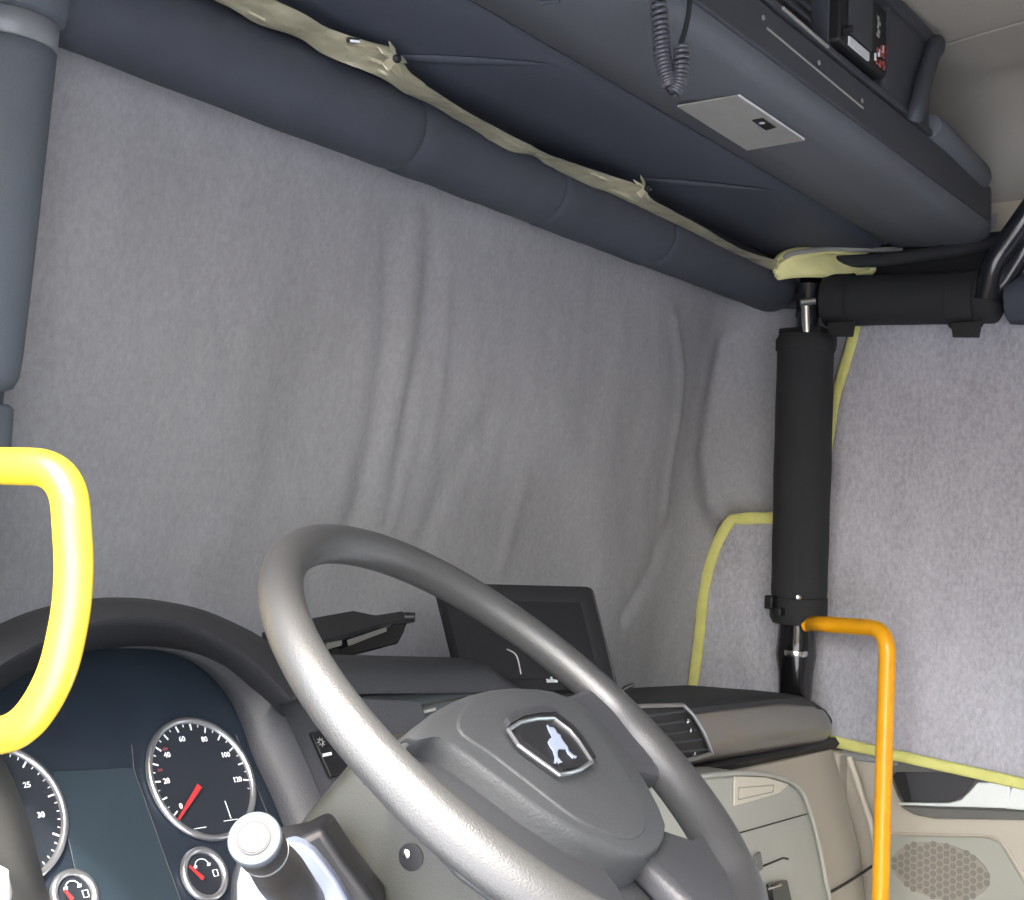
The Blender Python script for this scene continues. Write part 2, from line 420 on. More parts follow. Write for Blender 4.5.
labs = ['dark foam sleeve on the header bar nearest the driver pillar', 'dark foam sleeve on the header bar, second from the driver pillar',
        'dark foam sleeve on the header bar, third from the driver pillar', 'dark foam sleeve on the header bar touching the passenger corner']
for i, (u0_, u1_, r_) in enumerate(cuts):
    sleeve(A+dH*u0_, A+dH*(u1_+.002), r_, 'header_foam_sleeve', labs[i], M['foam'], seed=i, endr=.006)
# passenger pillar sleeve
st = W(806, 334, t=3.0); sb = W(799, 597, t=3.0)
s5 = sleeve(st, sb, .063, 'pillar_foam_sleeve', 'black foam sleeve around the upright passenger pillar post', M['foamd'], seed=9, endr=.004, wrinkle=.003)
ax = (sb-st).normalized()
build(G().lathe([(.056, 0), (.063, .004), (.064, .05), (.058, .062)], sb-ax*.004, ax, 32), 'strap', M['strap'], s5)
build(G().box(W(771, 602, t=2.97), (.03, .02, .03)).box(W(779, 612, t=2.95), (.03, .02, .018)), 'buckle', M['black'], s5, bevel=.003)
build(G().lathe([(.001, 0), (.006, .001), (.006, .008), (.001, .010)], W(798, 597, t=2.935), -cv, 12), 'rivet', M['chrome'], s5)
build(G().lathe([(.0645, 0), (.0665, .004), (.0665, .026), (.0645, .03)], st+ax*.01, ax, 32), 'strap', M['strap'], s5)
# passenger side sleeve along the door
a_, b_ = W(846, 301, X=2.84), W(1000, 297, X=2.84)
s6 = sleeve(a_, b_, .056, 'side_foam_sleeve', 'black foam sleeve on the side bar above the passenger door curtain', M['foamd'], seed=12, endr=.01)
dd = (b_-a_).normalized()
for px in (841, 966):
    c0 = W(px, 300, X=2.84)
    k = build(G().lathe([(.058, -.03), (.062, -.028), (.062, .028), (.058, .03)], c0, dd, 32), 'strap', M['strap'], s6)
    e = W(px, 322, X=2.78)
    build(G().prism([e+V((0, -.032, .0)), e+V((0, .032, 0)), e+V((0, .028, -.03)), e+V((0, -.026, -.034))], (.008, 0, 0)), 'strap_end', M['strap'], k, bevel=.001)
s7 = sleeve(W(1008, 300, X=2.86), W(1008, 300, X=2.86)+V((0, -1.2, 0)), .056, 'side_foam_sleeve', 'black foam sleeve at the right edge beyond the bent pipe', M['foam'], seed=15)

# driver pillar post
LP = thing('driver_pillar_pad', 'thick slate grey padded post at the left edge beside the windscreen curtain', 'padded post', (.8, 1.33, .1))
pt = lambda x, y: W(x, y, t=1.50)
def post_seg(y0, y1, r, dx0=0, dx1=0): return
cx_ = lambda y: 3 - (y-50)*.108
def ppt(y): return pt(cx_(y), y)
r1 = .0575
ys = [42, 46, 60, 120, 200, 280, 350, 372, 384, 390]
rs = [r1*.9, r1, r1, r1, r1*.995, r1*.99, r1*.975, r1*.95, r1*.85, r1*.6]
build(G().tube([ppt(y) for y in ys], rs, 48), 'foam_cover', M['foam2'], LP, ang=60)
build(G().tube([ppt(y) for y in (-160, -60, 0, 14, 18)], [r1*1.12, r1*1.13, r1*1.14, r1*1.1, r1*.9], 48), 'upper_foam_cover', M['foam2'], LP, ang=60)
build(G().tube([ppt(y) for y in (16, 19, 42, 45)], [r1*.93, r1*1.0, r1*1.0, r1*.93], 48), 'clamp_band', mat('dull_clamp_band', (125, 130, 136), .5, metal=.3), LP, ang=60)
build(G().tube([ppt(y) for y in (380, 404)], .040, 32), 'neck', M['foam'], LP)
for dx in (-.012, .012):
    q = ppt(398)+V((0, 0, 0))-cv*.041+cr*(.022+dx); build(G().tube([q, q+V((0, 0, .012))], .003, 8), 'neck_screw', M['chrome'], LP)
build(G().tube([ppt(400), ppt(404), ppt(440), pt(-45, 470), pt(-110, 520)], [.046, .052, .054, .054, .05], 40), 'lower_foam_cover', M['foam2'], LP, ang=60)

# ------------------------------------------------------------------ FOIL STRIP & FOAM EDGE
up = [(205, -14), (262, -4), (300, 12), (324, 26), (345, 34), (370, 42), (392, 48), (401, 60), (417, 78), (456, 105), (503, 131), (534, 147), (548, 154), (585, 167), (612, 176), (640, 186), (655, 201), (700, 225), (741, 249), (776, 260)]
lo = [(185, -12), (228, 6), (262, 25), (301, 38), (322, 53), (345, 64), (378, 76), (392, 83), (404, 92), (429, 104), (468, 126), (507, 150), (534, 156), (550, 166), (590, 186), (612, 194), (651, 212), (690, 231), (753, 262), (776, 272)]
fs = thing('crinkled_foil_strip', 'long crinkled cream foil strip glinting between header bar and overhead console', 'foil strip', (1.8, 1.31, .68))
rows = []
for i in range(len(up)):
    a, b = W(*up[i], Y=1.235), W(*lo[i], Y=1.295)
    rows.append([a, b])
U = catmull([r[0] for r in rows], 6); Lw = catmull([r[1] for r in rows], 6); rows = []
for i in range(len(U)):
    row = []
    for j in range(9):
        p = U[i].lerp(Lw[i], j/8); w = math.sin(j/8*PI)
        p = p+V((0, -1, -.3))*(.006*noise.noise(V((p.x*14, j*.8, 2)))+.008*w*abs(noise.noise(V((p.x*5, j*.5, 9))))+.004*noise.noise(V((p.x*45, j*1.4, 4))))
        row.append(p)
    rows.append(row)
build(G().slab(rows, V((0, .003, .001))), 'foil', M['foil'], fs, ang=30)
for (x, y, s_) in ((390, 60, 1), (641, 189, .95)):
    c0 = W(x, y, Y=1.228)
    gg = G()
    for k in range(5):
        a = k*1.26+.4; e = c0+V((math.cos(a)*.028*s_, -.006, math.sin(a)*.020*s_))
        gg.prism([c0+V((-.004, -.010, .003)), c0+V((.004, -.010, -.003)), e+V((.006, 0, -.003)), e+V((-.003, .004, .006))], (0, .003, 0))
    build(gg, 'foil_pleat', M['foil'], fs, bevel=.001)
    build(G().lathe([(.006, 0), (.006, .004), (.003, .006), (.001, .0062)], c0+V((0, -.012, 0)), V((-.3, -.8, -.5)), 14), 'fixing_stud', M['black'], fs)
fo = [(352, 41), (366, 40)]
build(G().tube([W(348, 40, Y=1.228), W(358, 41, Y=1.228)], .004, 8), 'eyelet', M['chrome'], fs)
# cream foam edge at the passenger corner
fe = thing('cream_foam_edge', 'pale cream foam strip folded on top of the padded bar in the passenger corner', 'foam strip', (2.75, 1.28, .62))
c1 = catmull([W(778, 267, Y=1.29), W(790, 258, Y=1.26), W(825, 252, Y=1.22), W(858, 258, Y=1.17), W(866, 264, Y=1.15)], 6)
build(G().tube(c1, [.012]+[.021]*(len(c1)-2)+[.010], 14, flat=.9), 'folded_edge', M['foamy'], fe, ang=60)
c1 = catmull([W(775, 274, Y=1.29), W(800, 271, Y=1.25), W(840, 271, Y=1.19), W(876, 268, Y=1.12)], 6)
build(G().tube(c1, [.008]+[.015]*(len(c1)-2)+[.006], 14, flat=.9), 'lower_edge', M['foamy'], fe, ang=60)
ca = catmull([W(776, 268, Y=1.28), W(790, 258, Y=1.25), W(825, 253, Y=1.21), W(858, 258, Y=1.16), W(868, 264, Y=1.14)], 6)
cb = catmull([W(776, 274, Y=1.28), W(800, 274, Y=1.24), W(830, 274, Y=1.19), W(855, 273, Y=1.15), W(870, 270, Y=1.12)], 6)
build(G().slab([[p.lerp(q, j/4) for j in range(5)] for p, q in zip(ca, cb)], V((.004, .010, .004))), 'foam_sheet', M['foamy'], fe, ang=50)
c1 = catmull([W(786, 262, Y=1.27), W(790, 254, Y=1.25), W(830, 249, Y=1.20), W(870, 250, Y=1.14), W(905, 249, Y=1.08)], 6)
build(G().tube(c1, [.005]+[.006]*(len(c1)-2)+[.002], 10), 'piping', M['plate'], fe)

# ------------------------------------------------------------------ OVERHEAD CONSOLE
OC = thing('overhead_console', 'dark grey overhead storage console spanning the cab above the windscreen', 'console', (1.7, 1.1, .70))
XL, XR = .45, 2.87
def rowx(X, pts): return [V((X, y, z)) for y, z in pts]
# front (dark) panel between foil strip and groove
n = 60; rows = []
for i in range(n+1):
    X = XL+(2.88-XL)*i/n
    w = .004*noise.noise(V((X*3, 0, 0)))
    rows.append(rowx(X, [(1.50, .74), (1.36, .722), (1.31, .712+w), (1.24, .722+w*2), (1.16, .735+w), (1.115, .742), (1.105, .750), (1.105, .80)]))
build(G().slab(rows, V((0, .006, .02))), 'front_panel', M['consoled'], OC, ang=40)
# sagging gusset folds on the front panel (soft pressed ribs)
for xs in ((392, 44, 545, 55), (640, 186, 770, 170), (560, 50, 690, 125)):
    a, b = W(xs[0], xs[1], Y=1.27), W(xs[2], xs[3], Y=1.13)
    if xs[0] == 560: continue
    a.z = .716; b.z = .738
    build(G().tube([a.lerp(b, k/8)+V((0, 0, -.001)) for k in range(9)], [.002, .004, .006, .006, .006, .005, .004, .003, .001], 8, flat=2.2), 'pressed_rib', M['consoled'], OC, ang=80)
# main lower body: underside + rounded nose + shelf face
def prof(e):   # e 0..1 : rounding at the right end
    k = 1-e
    zb, zf = .735+.05*e*e, .845
    return [(1.095, .80), (1.095, .752), (1.085, .738+.04*e*e), (1.00, zb-.004), (.93, zb-.006), (.895, zb-.004), (.874, zb+.006), (.868, zb+.022), (.868, .79+.01*e), (.868, .838), (.872, .846), (.90, .848), (1.0, .85)]
rows = []
for i in range(50): rows.append(rowx(XL+(2.86-XL)*i/49, prof(0)))
for i in range(1, 9):
    a = i/8*PI/2; rows.append([V((2.86+.075*math.sin(a), y+(1.0-y)*.35*(1-math.cos(a)), z+.0)) for y, z in prof(1-math.cos(a))])
gg = G().grid(rows); gg.f.append(tuple(range(len(gg.v)-13, len(gg.v))))
build(gg, 'lower_body', M['console'], OC, ang=50)
# shelf face strip (darker) laid on the vertical face
build(G().box(((XL+2.85)/2, .866, .80), (2.85-XL, .010, .072)), 'shelf_front', M['consolef'], OC, bevel=.003)
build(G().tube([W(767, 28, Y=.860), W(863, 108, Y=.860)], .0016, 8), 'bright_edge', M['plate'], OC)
# upper bay with openings
zt_, zb_ = 1.04, .845
xe = W(930, 60, Y=.868).x
back = G().box(((XL+xe)/2, 1.12, (zt_+zb_)/2), (xe-XL, .02, zt_-zb_))
build(back, 'bay_back', M['black'], OC)
build(G().box(((XL+xe)/2, .99, zt_-.006), (xe-XL, .26, .03)), 'bay_top', M['consolef'], OC, bevel=.004)
build(G().box(((XL+xe)/2, .99, zb_+.004), (xe-XL, .26, .012)), 'bay_shelf', M['consolef'], OC, bevel=.002)
# right closed cheek of the bay with a bulging bracket end
xc0 = W(886, 40, Y=.868).x
build(G().box(((xc0+xe)/2, .99, (zt_+zb_)/2), (xe-xc0, .25, zt_-zb_)), 'bay_cheek', M['consolef'], OC, bevel=.012, seg=3)
c1 = catmull([W(935, 44, Y=.862), W(933, 52, Y=.850), W(925, 78, Y=.848), W(917, 108, Y=.850), W(912, 122, Y=.860)], 6)
build(G().tube(c1, [.012]+[.020]*5+[.016]*(len(c1)-8)+[.010, .008], 14), 'bay_end_bracket', M['consolef'], OC, ang=60)
xm = W(834, 25, Y=.868).x
build(G().box((xm-.02, .99, (zt_+zb_)/2), (.016, .25, zt_-zb_)), 'bay_divider', M['consolef'], OC, bevel=.002)
a, b = W(783, 8, Y=.858), W(828, 47, Y=.858)
build(G().tube([a, b], .0028, 8), 'shelf_lip', M['plate'], OC)
for (x, y) in ((762, 18), (818, 63), (861, 101)):
    build(G().lathe([(.001, 0), (.004, .001), (.004, .003)], W(x, y, Y=.8605), V((0, -1, 0)), 10), 'screw_head', M['plate'], OC)
# rounded lip bar on the low face end
c1 = [W(926, 126, Y=.875), W(955, 153, Y=.875), W(982, 182, Y=.875)]
a, b = c1[0], c1[2]; d = (b-a).normalized()
build(G().tube([a, a+d*.004, a+d*.02, b-d*.05, b-d*.02, b], [.012, .026, .030, .030, .024, .012], 20, flat=1.1), 'lip_bar', M['console'], OC, ang=60)
# groove between the panels is the step; label plate under the console
ZU = .7285
def und(x, y, z=ZU): return W(x, y, Z=z)
pl = [und(677, 105), und(738, 94), und(805, 139), und(747, 149)]
build(G().prism(pl, (0, 0, -.003)), 'document_plate', M['plate'], OC, bevel=.0008)
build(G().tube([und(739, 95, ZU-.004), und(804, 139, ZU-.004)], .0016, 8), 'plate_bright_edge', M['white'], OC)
bd = [und(752, 120, ZU-.0032), und(763, 118, ZU-.0032), und(776, 127, ZU-.0032), und(766, 130, ZU-.0032)]
k = build(G().prism(bd, (0, 0, -.0012)), 'plate_badge', M['black'], OC)
build(G().lathe([(.005, 0), (.005, .0006)], und(762, 123, ZU-.0046), V((0, 0, -1)), 16), 'badge_emblem', M['white'], k)
build(G().tube([und(540, 3), und(560, 1)], .003, 8), 'underside_clip', M['consoled'], OC)
# end seal, plus an added dark filler painting the shade of the gap
build(G().tube(catmull([V((2.80, 1.25, .70)), V((2.86, 1.1, .705)), V((2.90, .95, .72)), V((2.93, .86, .74))], 5), .016, 12), 'end_seal', M['foamd'], OC)
build(G().prism([V((2.93, 1.50, .60)), V((2.93, .86, .60)), V((2.93, .84, .76)), V((2.93, 1.50, .76))], (.02, 0, 0)), 'gap_shade_filler', M['foamd'], OC, bevel=.004)

# coiled cord
def coil(path, R, wire, turns, par, name, m):
    L = catmull(path, 60); N = len(L); pts = []
    for i in range(N*4):
        u = i/(N*4-1); f_ = u*(N-1); k = int(min(f_, N-2)); p = L[k].lerp(L[k+1], f_-k); t = (L[min(k+1, N-1)]-L[max(k-1, 0)]).normalized()
        a = V((1, 0, 0)); a = (a-t*a.dot(t)).normalized(); b2 = t.cross(a); th = u*turns*2*PI
        pts.append(p+a*math.cos(th)*R+b2*math.sin(th)*R)
    build(G().tube(pts, wire, 8), name, m, par, ang=180)
cc = thing('coiled_cord', 'black coiled microphone cord hanging in a loop from the overhead console', 'cord', (1.5, .8, .60))
MD = mat('cord_rubber', (70, 72, 80), .3)
tz = 1.68
coil([W(656, -30, t=tz), W(660, 20, t=tz), W(663, 60, t=tz), W(669, 86, t=tz)], .0085, .0031, 26, cc, 'long_coil', MD)
coil([W(674, 92, t=tz), W(679, 82, t=tz), W(681, 66, t=tz), W(682, 46, t=tz)], .0078, .0030, 12, cc, 'short_coil', MD)
build(G().tube(catmull([W(669, 86, t=tz), W(671, 92, t=tz), W(674, 92, t=tz)], 6), .004, 8), 'coil_bend', M['black'], cc)
build(G().tube(catmull([W(680, 46, t=tz), W(685, 30, t=tz), W(689, 10, t=tz), W(691, -20, t=tz)], 8), .0035, 10), 'straight_lead', M['black'], cc)

# radios in the bay
RD = thing('cb_radio', 'black two way radio box with white label at the right end of the overhead shelf', 'radio', (2.0, .9, .86))
def bq(x, y, Y): return W(x, y, Y=Y)
xa, xb = W(838, 30, Y=.85).x, W(884, 66, Y=.85).x
z0, z1 = .862, .985
build(G().box(((xa+xb)/2, .92, (z0+z1)/2), (xb-xa, .15, z1-z0)), 'casing', M['black'], RD, bevel=.006, seg=3)
rf = .8435
build(G().box(((xa*.62+xb*.38), rf, (z0+z1)/2+.008), ((xb-xa)*.5, .004, (z1-z0)*.75)), 'front_panel', M['consolef'], RD, bevel=.002)
lb = G().box((xa+(xb-xa)*.36, rf+.001, z0+.010), ((xb-xa)*.42, .005, .014)); build(lb, 'white_label', M['white'], RD)
build(G().lathe([(.007, 0), (.007, .012), (.005, .014)], V((xa+.012, rf, z0+.02)), V((0, -1, 0)), 14), 'knob', M['black'], RD)
gm = V((1, 0, 0)); gz = V((0, 0, 1))
k = G()
for i in range(5): k.box((xb-.048+(i % 2)*.004, rf-.0005, z0+.062+i*.0075), (.012-(i % 3)*.003, .001, .006))
build(k, 'silver_lettering', M['plate'], RD)
gg = G()
for i in range(14):
    gg.box((xb-.055+random.random()*.045, rf, z0+.012+random.random()*.045), (.006, .003, .006+random.random()*.006))
build(gg, 'red_print', mat('red_print', (150, 70, 66), .6), RD)
gg = G()
for i in range(3): gg.box((xb-.058+i*.016, rf-.0006, z0+.02+i*.012), (.004, .003, .012))
build(gg, 'white_print', M['white'], RD)
R2 = thing('overhead_radio', 'dark slotted unit left of the two way radio on the overhead shelf', 'radio', (1.7, .9, .86))
xa2, xb2 = W(760, -20, Y=.85).x, W(826, 30, Y=.85).x
build(G().box(((xa2+xb2)/2, .95, .925), (xb2-xa2, .15, .12)), 'casing', M['black'], R2, bevel=.004)
for i in range(6):
    build(G().box(((xa2+xb2)/2, .873, .88+i*.018), ((xb2-xa2)*.9, .006, .006)), 'fin', M['consolef'], R2, bevel=.001)
build(G().box((W(803, 5, Y=.868).x, .868, .985), (.010, .004, .02)), 'indicator', M['plate'], R2)

# ------------------------------------------------------------------ DASHBOARD
DB = thing('dashboard', 'dark and beige dashboard running from the instruments to the passenger door', 'dashboard', (1.7, 1.4, -1.0))
def st_top(X):
    T = [(.45, -.16), (1.14, -.13), (1.27, -.134), (1.60, -.150), (1.66, -.175), (1.72, -.215), (1.82, -.240), (2.2, -.246), (2.6, -.252), (2.76, -.268), (2.83, -.292), (2.87, -.318)]
    for i in range(len(T)-1):
        if T[i][0] <= X <= T[i+1][0]:
            u = (X-T[i][0])/(T[i+1][0]-T[i][0]); u = u*u*(3-2*u) if i in (3, 4, 5) else u
            return T[i][1]+(T[i+1][1]-T[i][1])*u
    return T[-1][1]
rows = []
XS = [.45+i*.04 for i in range(18)]+[1.15+i*.035 for i in range(49)]+[2.845, 2.862]
for X in XS:
    zt = st_top(X); b = min(1, max(0, (X-1.60)/.2)); b = b*b*(3-2*b)
    zback = -.40*(1-b)+(zt-.025)*b; zmid = (zt-.05)*(1-b)+(zt-.003)*b
    lip = .046*(1-b)+.012*b
    y = 1.20 if X > 1.12 else 1.42
    if X <= 1.12: zt = -.34; zback = -.42; zmid = -.35
    rows.append(rowx(X, [(1.60, zback-.05), (1.585, zback), (max(1.42, y+.08), zmid), (y+.07, zt+.0), (y+.03, zt-.003), (y+.010, zt-.010), (y, zt-.022), (y+.002, zt-lip), (y+.03, zt-lip-.006)]))
gg = G().grid(rows); n_ = len(rows[0]); gg.f.append(tuple(range(len(gg.v)-n_, len(gg.v))))
build(gg, 'top_pad', M['dashtop'], DB, ang=50)
# middle face below the lip
rows = []
for X in [1.13+i*.05 for i in range(14)]:
    zt = st_top(X)-.04
    rows.append(rowx(X, [(1.235, zt), (1.215, zt-.03), (1.205, -.26), (1.19, -.33), (1.15, -.5), (1.15, -1.0)]))
build(G().slab(rows, V((0, .03, 0))), 'middle_panel', M['greenish'], DB)
def onm(x, y, Y=1.203): return W(x, y, Y=Y)
build(G().tube([onm(377, 713), onm(420, 706), onm(466, 697)], .0016, 8), 'panel_seam', M['seam'], DB)
build(G().tube([onm(423, 712, 1.198), onm(435, 709, 1.198)], .0025, 8), 'handle_glint', M['plate'], DB)  # silver bar drawn as the glint of a small handle
# switch field between the cluster and the column
Sp = V((1.0284, 1.1763, -.2589)); Nc = V((0, -.854, .52)).normalized(); Ac = V((1, 0, 0)); Bc = Nc.cross(Ac)*-1
if Bc.z < 0: Bc = -Bc
def onc(x, y, h=0.): return W(x, y, P=Sp+Nc*h, N=Nc)
build(G().prism([onc(262, 692, .012), onc(420, 700, .012), onc(460, 800, .012), onc(400, 900, .012), onc(360, 900, .012), onc(327, 811, .012), onc(305, 764, .012)], -Nc*.04), 'switch_field', M['dash'], DB, bevel=.003)
for (q, wh) in (([(308, 734), (338, 729), (368, 768), (328, 779)], 1), ([(330, 787), (352, 781), (366, 800), (340, 812)], 0)):
    sw = build(G().prism([onc(x, y, .013) for x, y in q], Nc*.006), 'rocker_switch', M['black'], DB, bevel=.0012)
    if wh:
        build(G().prism([onc(322, 754, .0195), onc(331, 752, .0195), onc(332, 755, .0195), onc(323, 757, .0195)], Nc*.0006), 'white_bar', M['white'], sw)
        gg = G()
        for k in range(8):
            a = k*PI/4; o = onc(321, 742, .0195); gg.tube([o+(Ac*math.cos(a)+Bc*math.sin(a))*.003, o+(Ac*math.cos(a)+Bc*math.sin(a))*.006], .0006, 6)
        gg.tube([onc(321, 742, .0195)+(Ac*math.cos(k*PI/6)+Bc*math.sin(k*PI/6))*.003 for k in range(12)], .0005, 6, closed=True)
        build(gg, 'lamp_symbol', M['plate'], sw)
# passenger fascia (taupe) with bulge
ft = [(1.72, -.238), (1.95, -.252), (2.2, -.258), (2.45, -.262), (2.66, -.268), (2.80, -.285), (2.86, -.306), (2.893, -.330)]
fb = [(1.72, -.375), (1.95, -.368), (2.2, -.362), (2.45, -.364), (2.66, -.368), (2.80, -.372), (2.86, -.375), (2.897, -.378)]
rows = []
FT = catmull([V((x, 0, z)) for x, z in ft], 6); FB = catmull([V((x, 0, z)) for x, z in fb], 6)
for a, b in zip(FT, FB):
    row = []
    for j in range(9):
        k = j/8; y = 1.215-.028*math.sin(k*PI*.85)
        if a.x > 2.80: y += (a.x-2.80)**2*5
        row.append(V((a.x*(1-k)+b.x*k, y, a.z*(1-k)+b.z*k)))
    rows.append(row)
rows.append([p+V((.012, .05, 0)) for p in rows[-1]]); rows.append([p+V((.004, .10, 0)) for p in rows[-1]])
build(G().grid(rows), 'passenger_fascia', M['fascia'], DB, ang=60, solid=.004)
# dark groove under the fascia
gp = [(1.72, -.382), (2.2, -.373), (2.66, -.377), (2.89, -.380)]
rows = [rowx(x, [(1.205, z+.012), (1.196, z), (1.205, z-.012), (1.25, z-.012)]) for x, z in gp]
build(G().grid(rows), 'shadow_groove', M['black'], DB, solid=.004)
# lower beige panel, leaning back towards the knees
rows = []
for X in [1.70, 1.9, 2.2, 2.5, 2.75, 2.86, 2.885, 2.90]:
    e = max(0, X-2.86)*.5
    rows.append(rowx(X, [(1.216+e, -.388), (1.200+e, -.394), (1.165+e, -.50), (1.135+e, -.60), (1.12+e, -.70), (1.115+e, -1.1)]))
rows.append([p+V((.002, .08, 0)) for p in rows[-1]])
build(G().grid(rows), 'lower_panel', M['beige'], DB, solid=.006, ang=50)
a = catmull([W(849, 757, X=2.90), W(860, 790, X=2.90), W(873, 833, X=2.90), W(878, 870, X=2.9)], 6)
build(G().tube(a, .007, 10), 'bevel_highlight', M['beigel'], DB)  # paler strip painting the highlight along the panel bevel
build(G().tube(catmull([W(829, 893, Y=1.12), W(850, 881, Y=1.12), W(872, 866, Y=1.12)], 5), .003, 8), 'panel_seam', M['seam'], DB)
# glove box block
def ong(x, y, Y=1.095): return W(x, y, Y=Y)
gbp = [ong(x, y) for x, y in [(560, 786), (712, 775), (753, 773), (782, 778), (798, 787), (806, 800), (817, 836), (830, 900), (842, 960), (600, 980)]]
GB = build(G().prism(gbp, (0, .10, 0)), 'glove_box', M['beigeg'], DB, bevel=.008, seg=3)
build(G().tube(catmull([ong(x, y, 1.088) for x, y in [(640, 788), (712, 775), (753, 773), (782, 778), (798, 787), (806, 800), (817, 836), (830, 900), (842, 960)]], 5), .0045, 10), 'raised_border', M['beigeg'], GB)
build(G().prism([ong(x, y, 1.094) for x, y in [(733, 776), (765, 777), (788, 784), (778, 793), (755, 800), (733, 806)]], (0, -.003, 0)), 'recess_tray', M['beigel'], GB, bevel=.001)
build(G().tube([ong(x, y, 1.090) for x, y in [(739, 788), (774, 785), (773, 792), (738, 800)]], .0008, 6, closed=True), 'tray_outline', M['beigeg'], GB)
build(G().tube([ong(743, 832, 1.094), ong(807, 814, 1.094)], .0014, 8).tube([ong(743, 832, 1.094), ong(660, 853, 1.094)], .0014, 8), 'lid_seam', M['seam'], GB)
build(G().tube([ong(761, 867, 1.094), ong(783, 858, 1.094), ong(788, 859, 1.094)], .0018, 8), 'drawer_seam', M['seam'], GB)
hb = build(G().prism([ong(x, y, 1.093) for x, y in [(765, 884), (782, 879), (788, 905), (770, 912)]], (0, -.012, 0)), 'latch', M['blackg'], GB, bevel=.003)
build(G().tube([ong(769, 889, 1.078), ong(781, 885, 1.078)], .0018, 8), 'latch_glint_bar', M['chrome'], hb)
build(G().prism([ong(x, y, 1.093) for x, y in [(753, 856), (758, 851), (761, 868), (756, 872)]], (0, -.006, 0)), 'side_clip', M['dkgrey'], GB, bevel=.002)
# air vent
AVp = [(640, 708), (683, 707), (694, 718), (704, 735), (713, 756), (690, 761), (640, 765)]
def onv(x, y, Y=1.19): return W(x, y, Y=Y-.013)
AV = build(G().prism([onv(x, y) for x, y in AVp], (0, .02, 0)), 'air_vent', M['black'], DB, bevel=.002)
outline = [(625, 707), (645, 706), (683, 705), (694, 717), (704, 734), (712, 754), (690, 760), (640, 768)]
build(G().tube([onv(x, y, 1.186) for x, y in outline[:3]], .004, 8), 'vent_frame_top', M['fascia'], AV)
build(G().tube(catmull([onv(x, y, 1.184) for x, y in outline[2:6]], 5), .0038, 8), 'vent_chrome_edge', M['ring'], AV)
build(G().tube([onv(x, y, 1.186) for x, y in outline[5:]], .005, 8), 'vent_frame_bottom', M['fascia'], AV)
for k in range(5):
    a = k/4; y0_, y1_ = 716+a*36, 712+a*38; xr = 686+a*22
    p, q = onv(641+k*8, y0_+2, 1.187), onv(xr, y1_+0, 1.187)
    build(G().prism([p, q, q+V((0, .012, .006)), p+V((0, .012, .006))], (0, 0, .0022)), 'vent_slat', M['dash'], AV)
for q_ in ((686, 721), (689, 730), (693, 754)): build(G().lathe([(.004, 0), (.0045, .004), (.001, .006)], onv(*q_, 1.184), V((0, -1, 0)), 10), 'vent_knob', M['chrome'], AV)

# ------------------------------------------------------------------ INSTRUMENT CLUSTER
IC = thing('instrument_cluster', 'hooded instrument cluster with round speedometer and rev counter behind the steering wheel', 'instrument cluster', (.9, 1.2, -.5))
C_ = [(-160, 800), (-90, 705), (-40, 656), (0, 632), (47, 611), (90, 600.5), (125, 599), (160, 602), (202, 611), (240, 627), (265, 641), (292, 660), (318, 690)]
L_ = [(-160, 850), (-90, 745), (-40, 695), (0, 665), (45, 640), (88, 624), (125, 617), (158, 618), (198, 628), (232, 646), (252, 660), (272, 678), (292, 700)]
B_ = [(-160, 900), (-95, 820), (-50, 775), (-10, 700), (35, 668), (80, 652), (120, 646), (158, 646), (195, 652), (225, 665), (249, 684), (268, 700), (285, 717)]
def crv(lst, f): return catmull([f(x, y) for x, y in lst], 5)
c_ = crv(C_, lambda x, y: W(x, y, Y=1.17)); l_ = crv(L_, lambda x, y: W(x, y, Y=1.115)); b_ = crv(B_, lambda x, y: onc(x, y, .004+.031*max(0, min(1, (x-170)/75))))
rows = []
for p, q, s in zip(c_, l_, b_):
    rows.append([p+V((0, .25, -.14)), p+V((0, .10, -.03)), p+V((0, .03, -.004)), p, p.lerp(q, .5)+V((0, -.006, .004)), q, q+V((0, .004, -.004)), q.lerp(s, .3)+V((0, .02, 0)), q.lerp(s, .7)+V((0, .012, 0)), s])
build(G().grid(rows), 'hood', M['hood'], IC, ang=55, solid=.003)
Bo = B_[6:]+[(307, 764), (327, 811), (350, 868), (375, 930)]
Bi = [(120, 648), (150, 649), (178, 655), (203, 669), (225, 692), (240, 720), (253, 757), (270, 793), (289, 840), (306, 885), (325, 935)]
o_ = crv(Bo, lambda x, y: onc(x, y, .004+.031*max(0, min(1, (x-170)/75)))); i_ = crv(Bi, lambda x, y: onc(x, y, .002))
rows = [[p+Nc*-.02+(p-q).normalized()*.004, p, p.lerp(q, .06)+Nc*.002, p.lerp(q, .5), q] for p, q in zip(o_, i_)]
build(G().grid(rows), 'right_bezel', M['bezel'], IC, ang=50, solid=.002)
Lo = [(-120, 700), (-100, 760), (-85, 830), (-60, 930)]; Li = [(-25, 700), (0, 753), (22, 804), (50, 905)]
o_ = crv(Lo, lambda x, y: onc(x, y, .06)); i_ = crv(Li, lambda x, y: onc(x, y, .012))
build(G().grid([[p, p.lerp(q, .5), q] for p, q in zip(o_, i_)]), 'left_bezel', M['dkgrey'], IC, ang=50, solid=.002)
build(G().prism([onc(x, y, -.001) for x, y in [(-120, 700), (-40, 695), (0, 672), (47, 648), (125, 634), (202, 645), (250, 668), (300, 700), (400, 960), (-120, 960)]], -Nc*.05), 'face_panel', M['lens'], IC)
build(G().prism([onc(x, y, .0) for x, y in [(52, 772), (133, 768), (182, 905), (183, 960), (95, 960)]], Nc*.0015), 'display', M['screen'], IC, bevel=.0005)
build(G().tube([onc(x, y, .001) for x, y in [(132, 745), (134, 770), (150, 815), (182, 905), (190, 940)]], .0009, 6), 'display_seam', M['bezel'], IC)
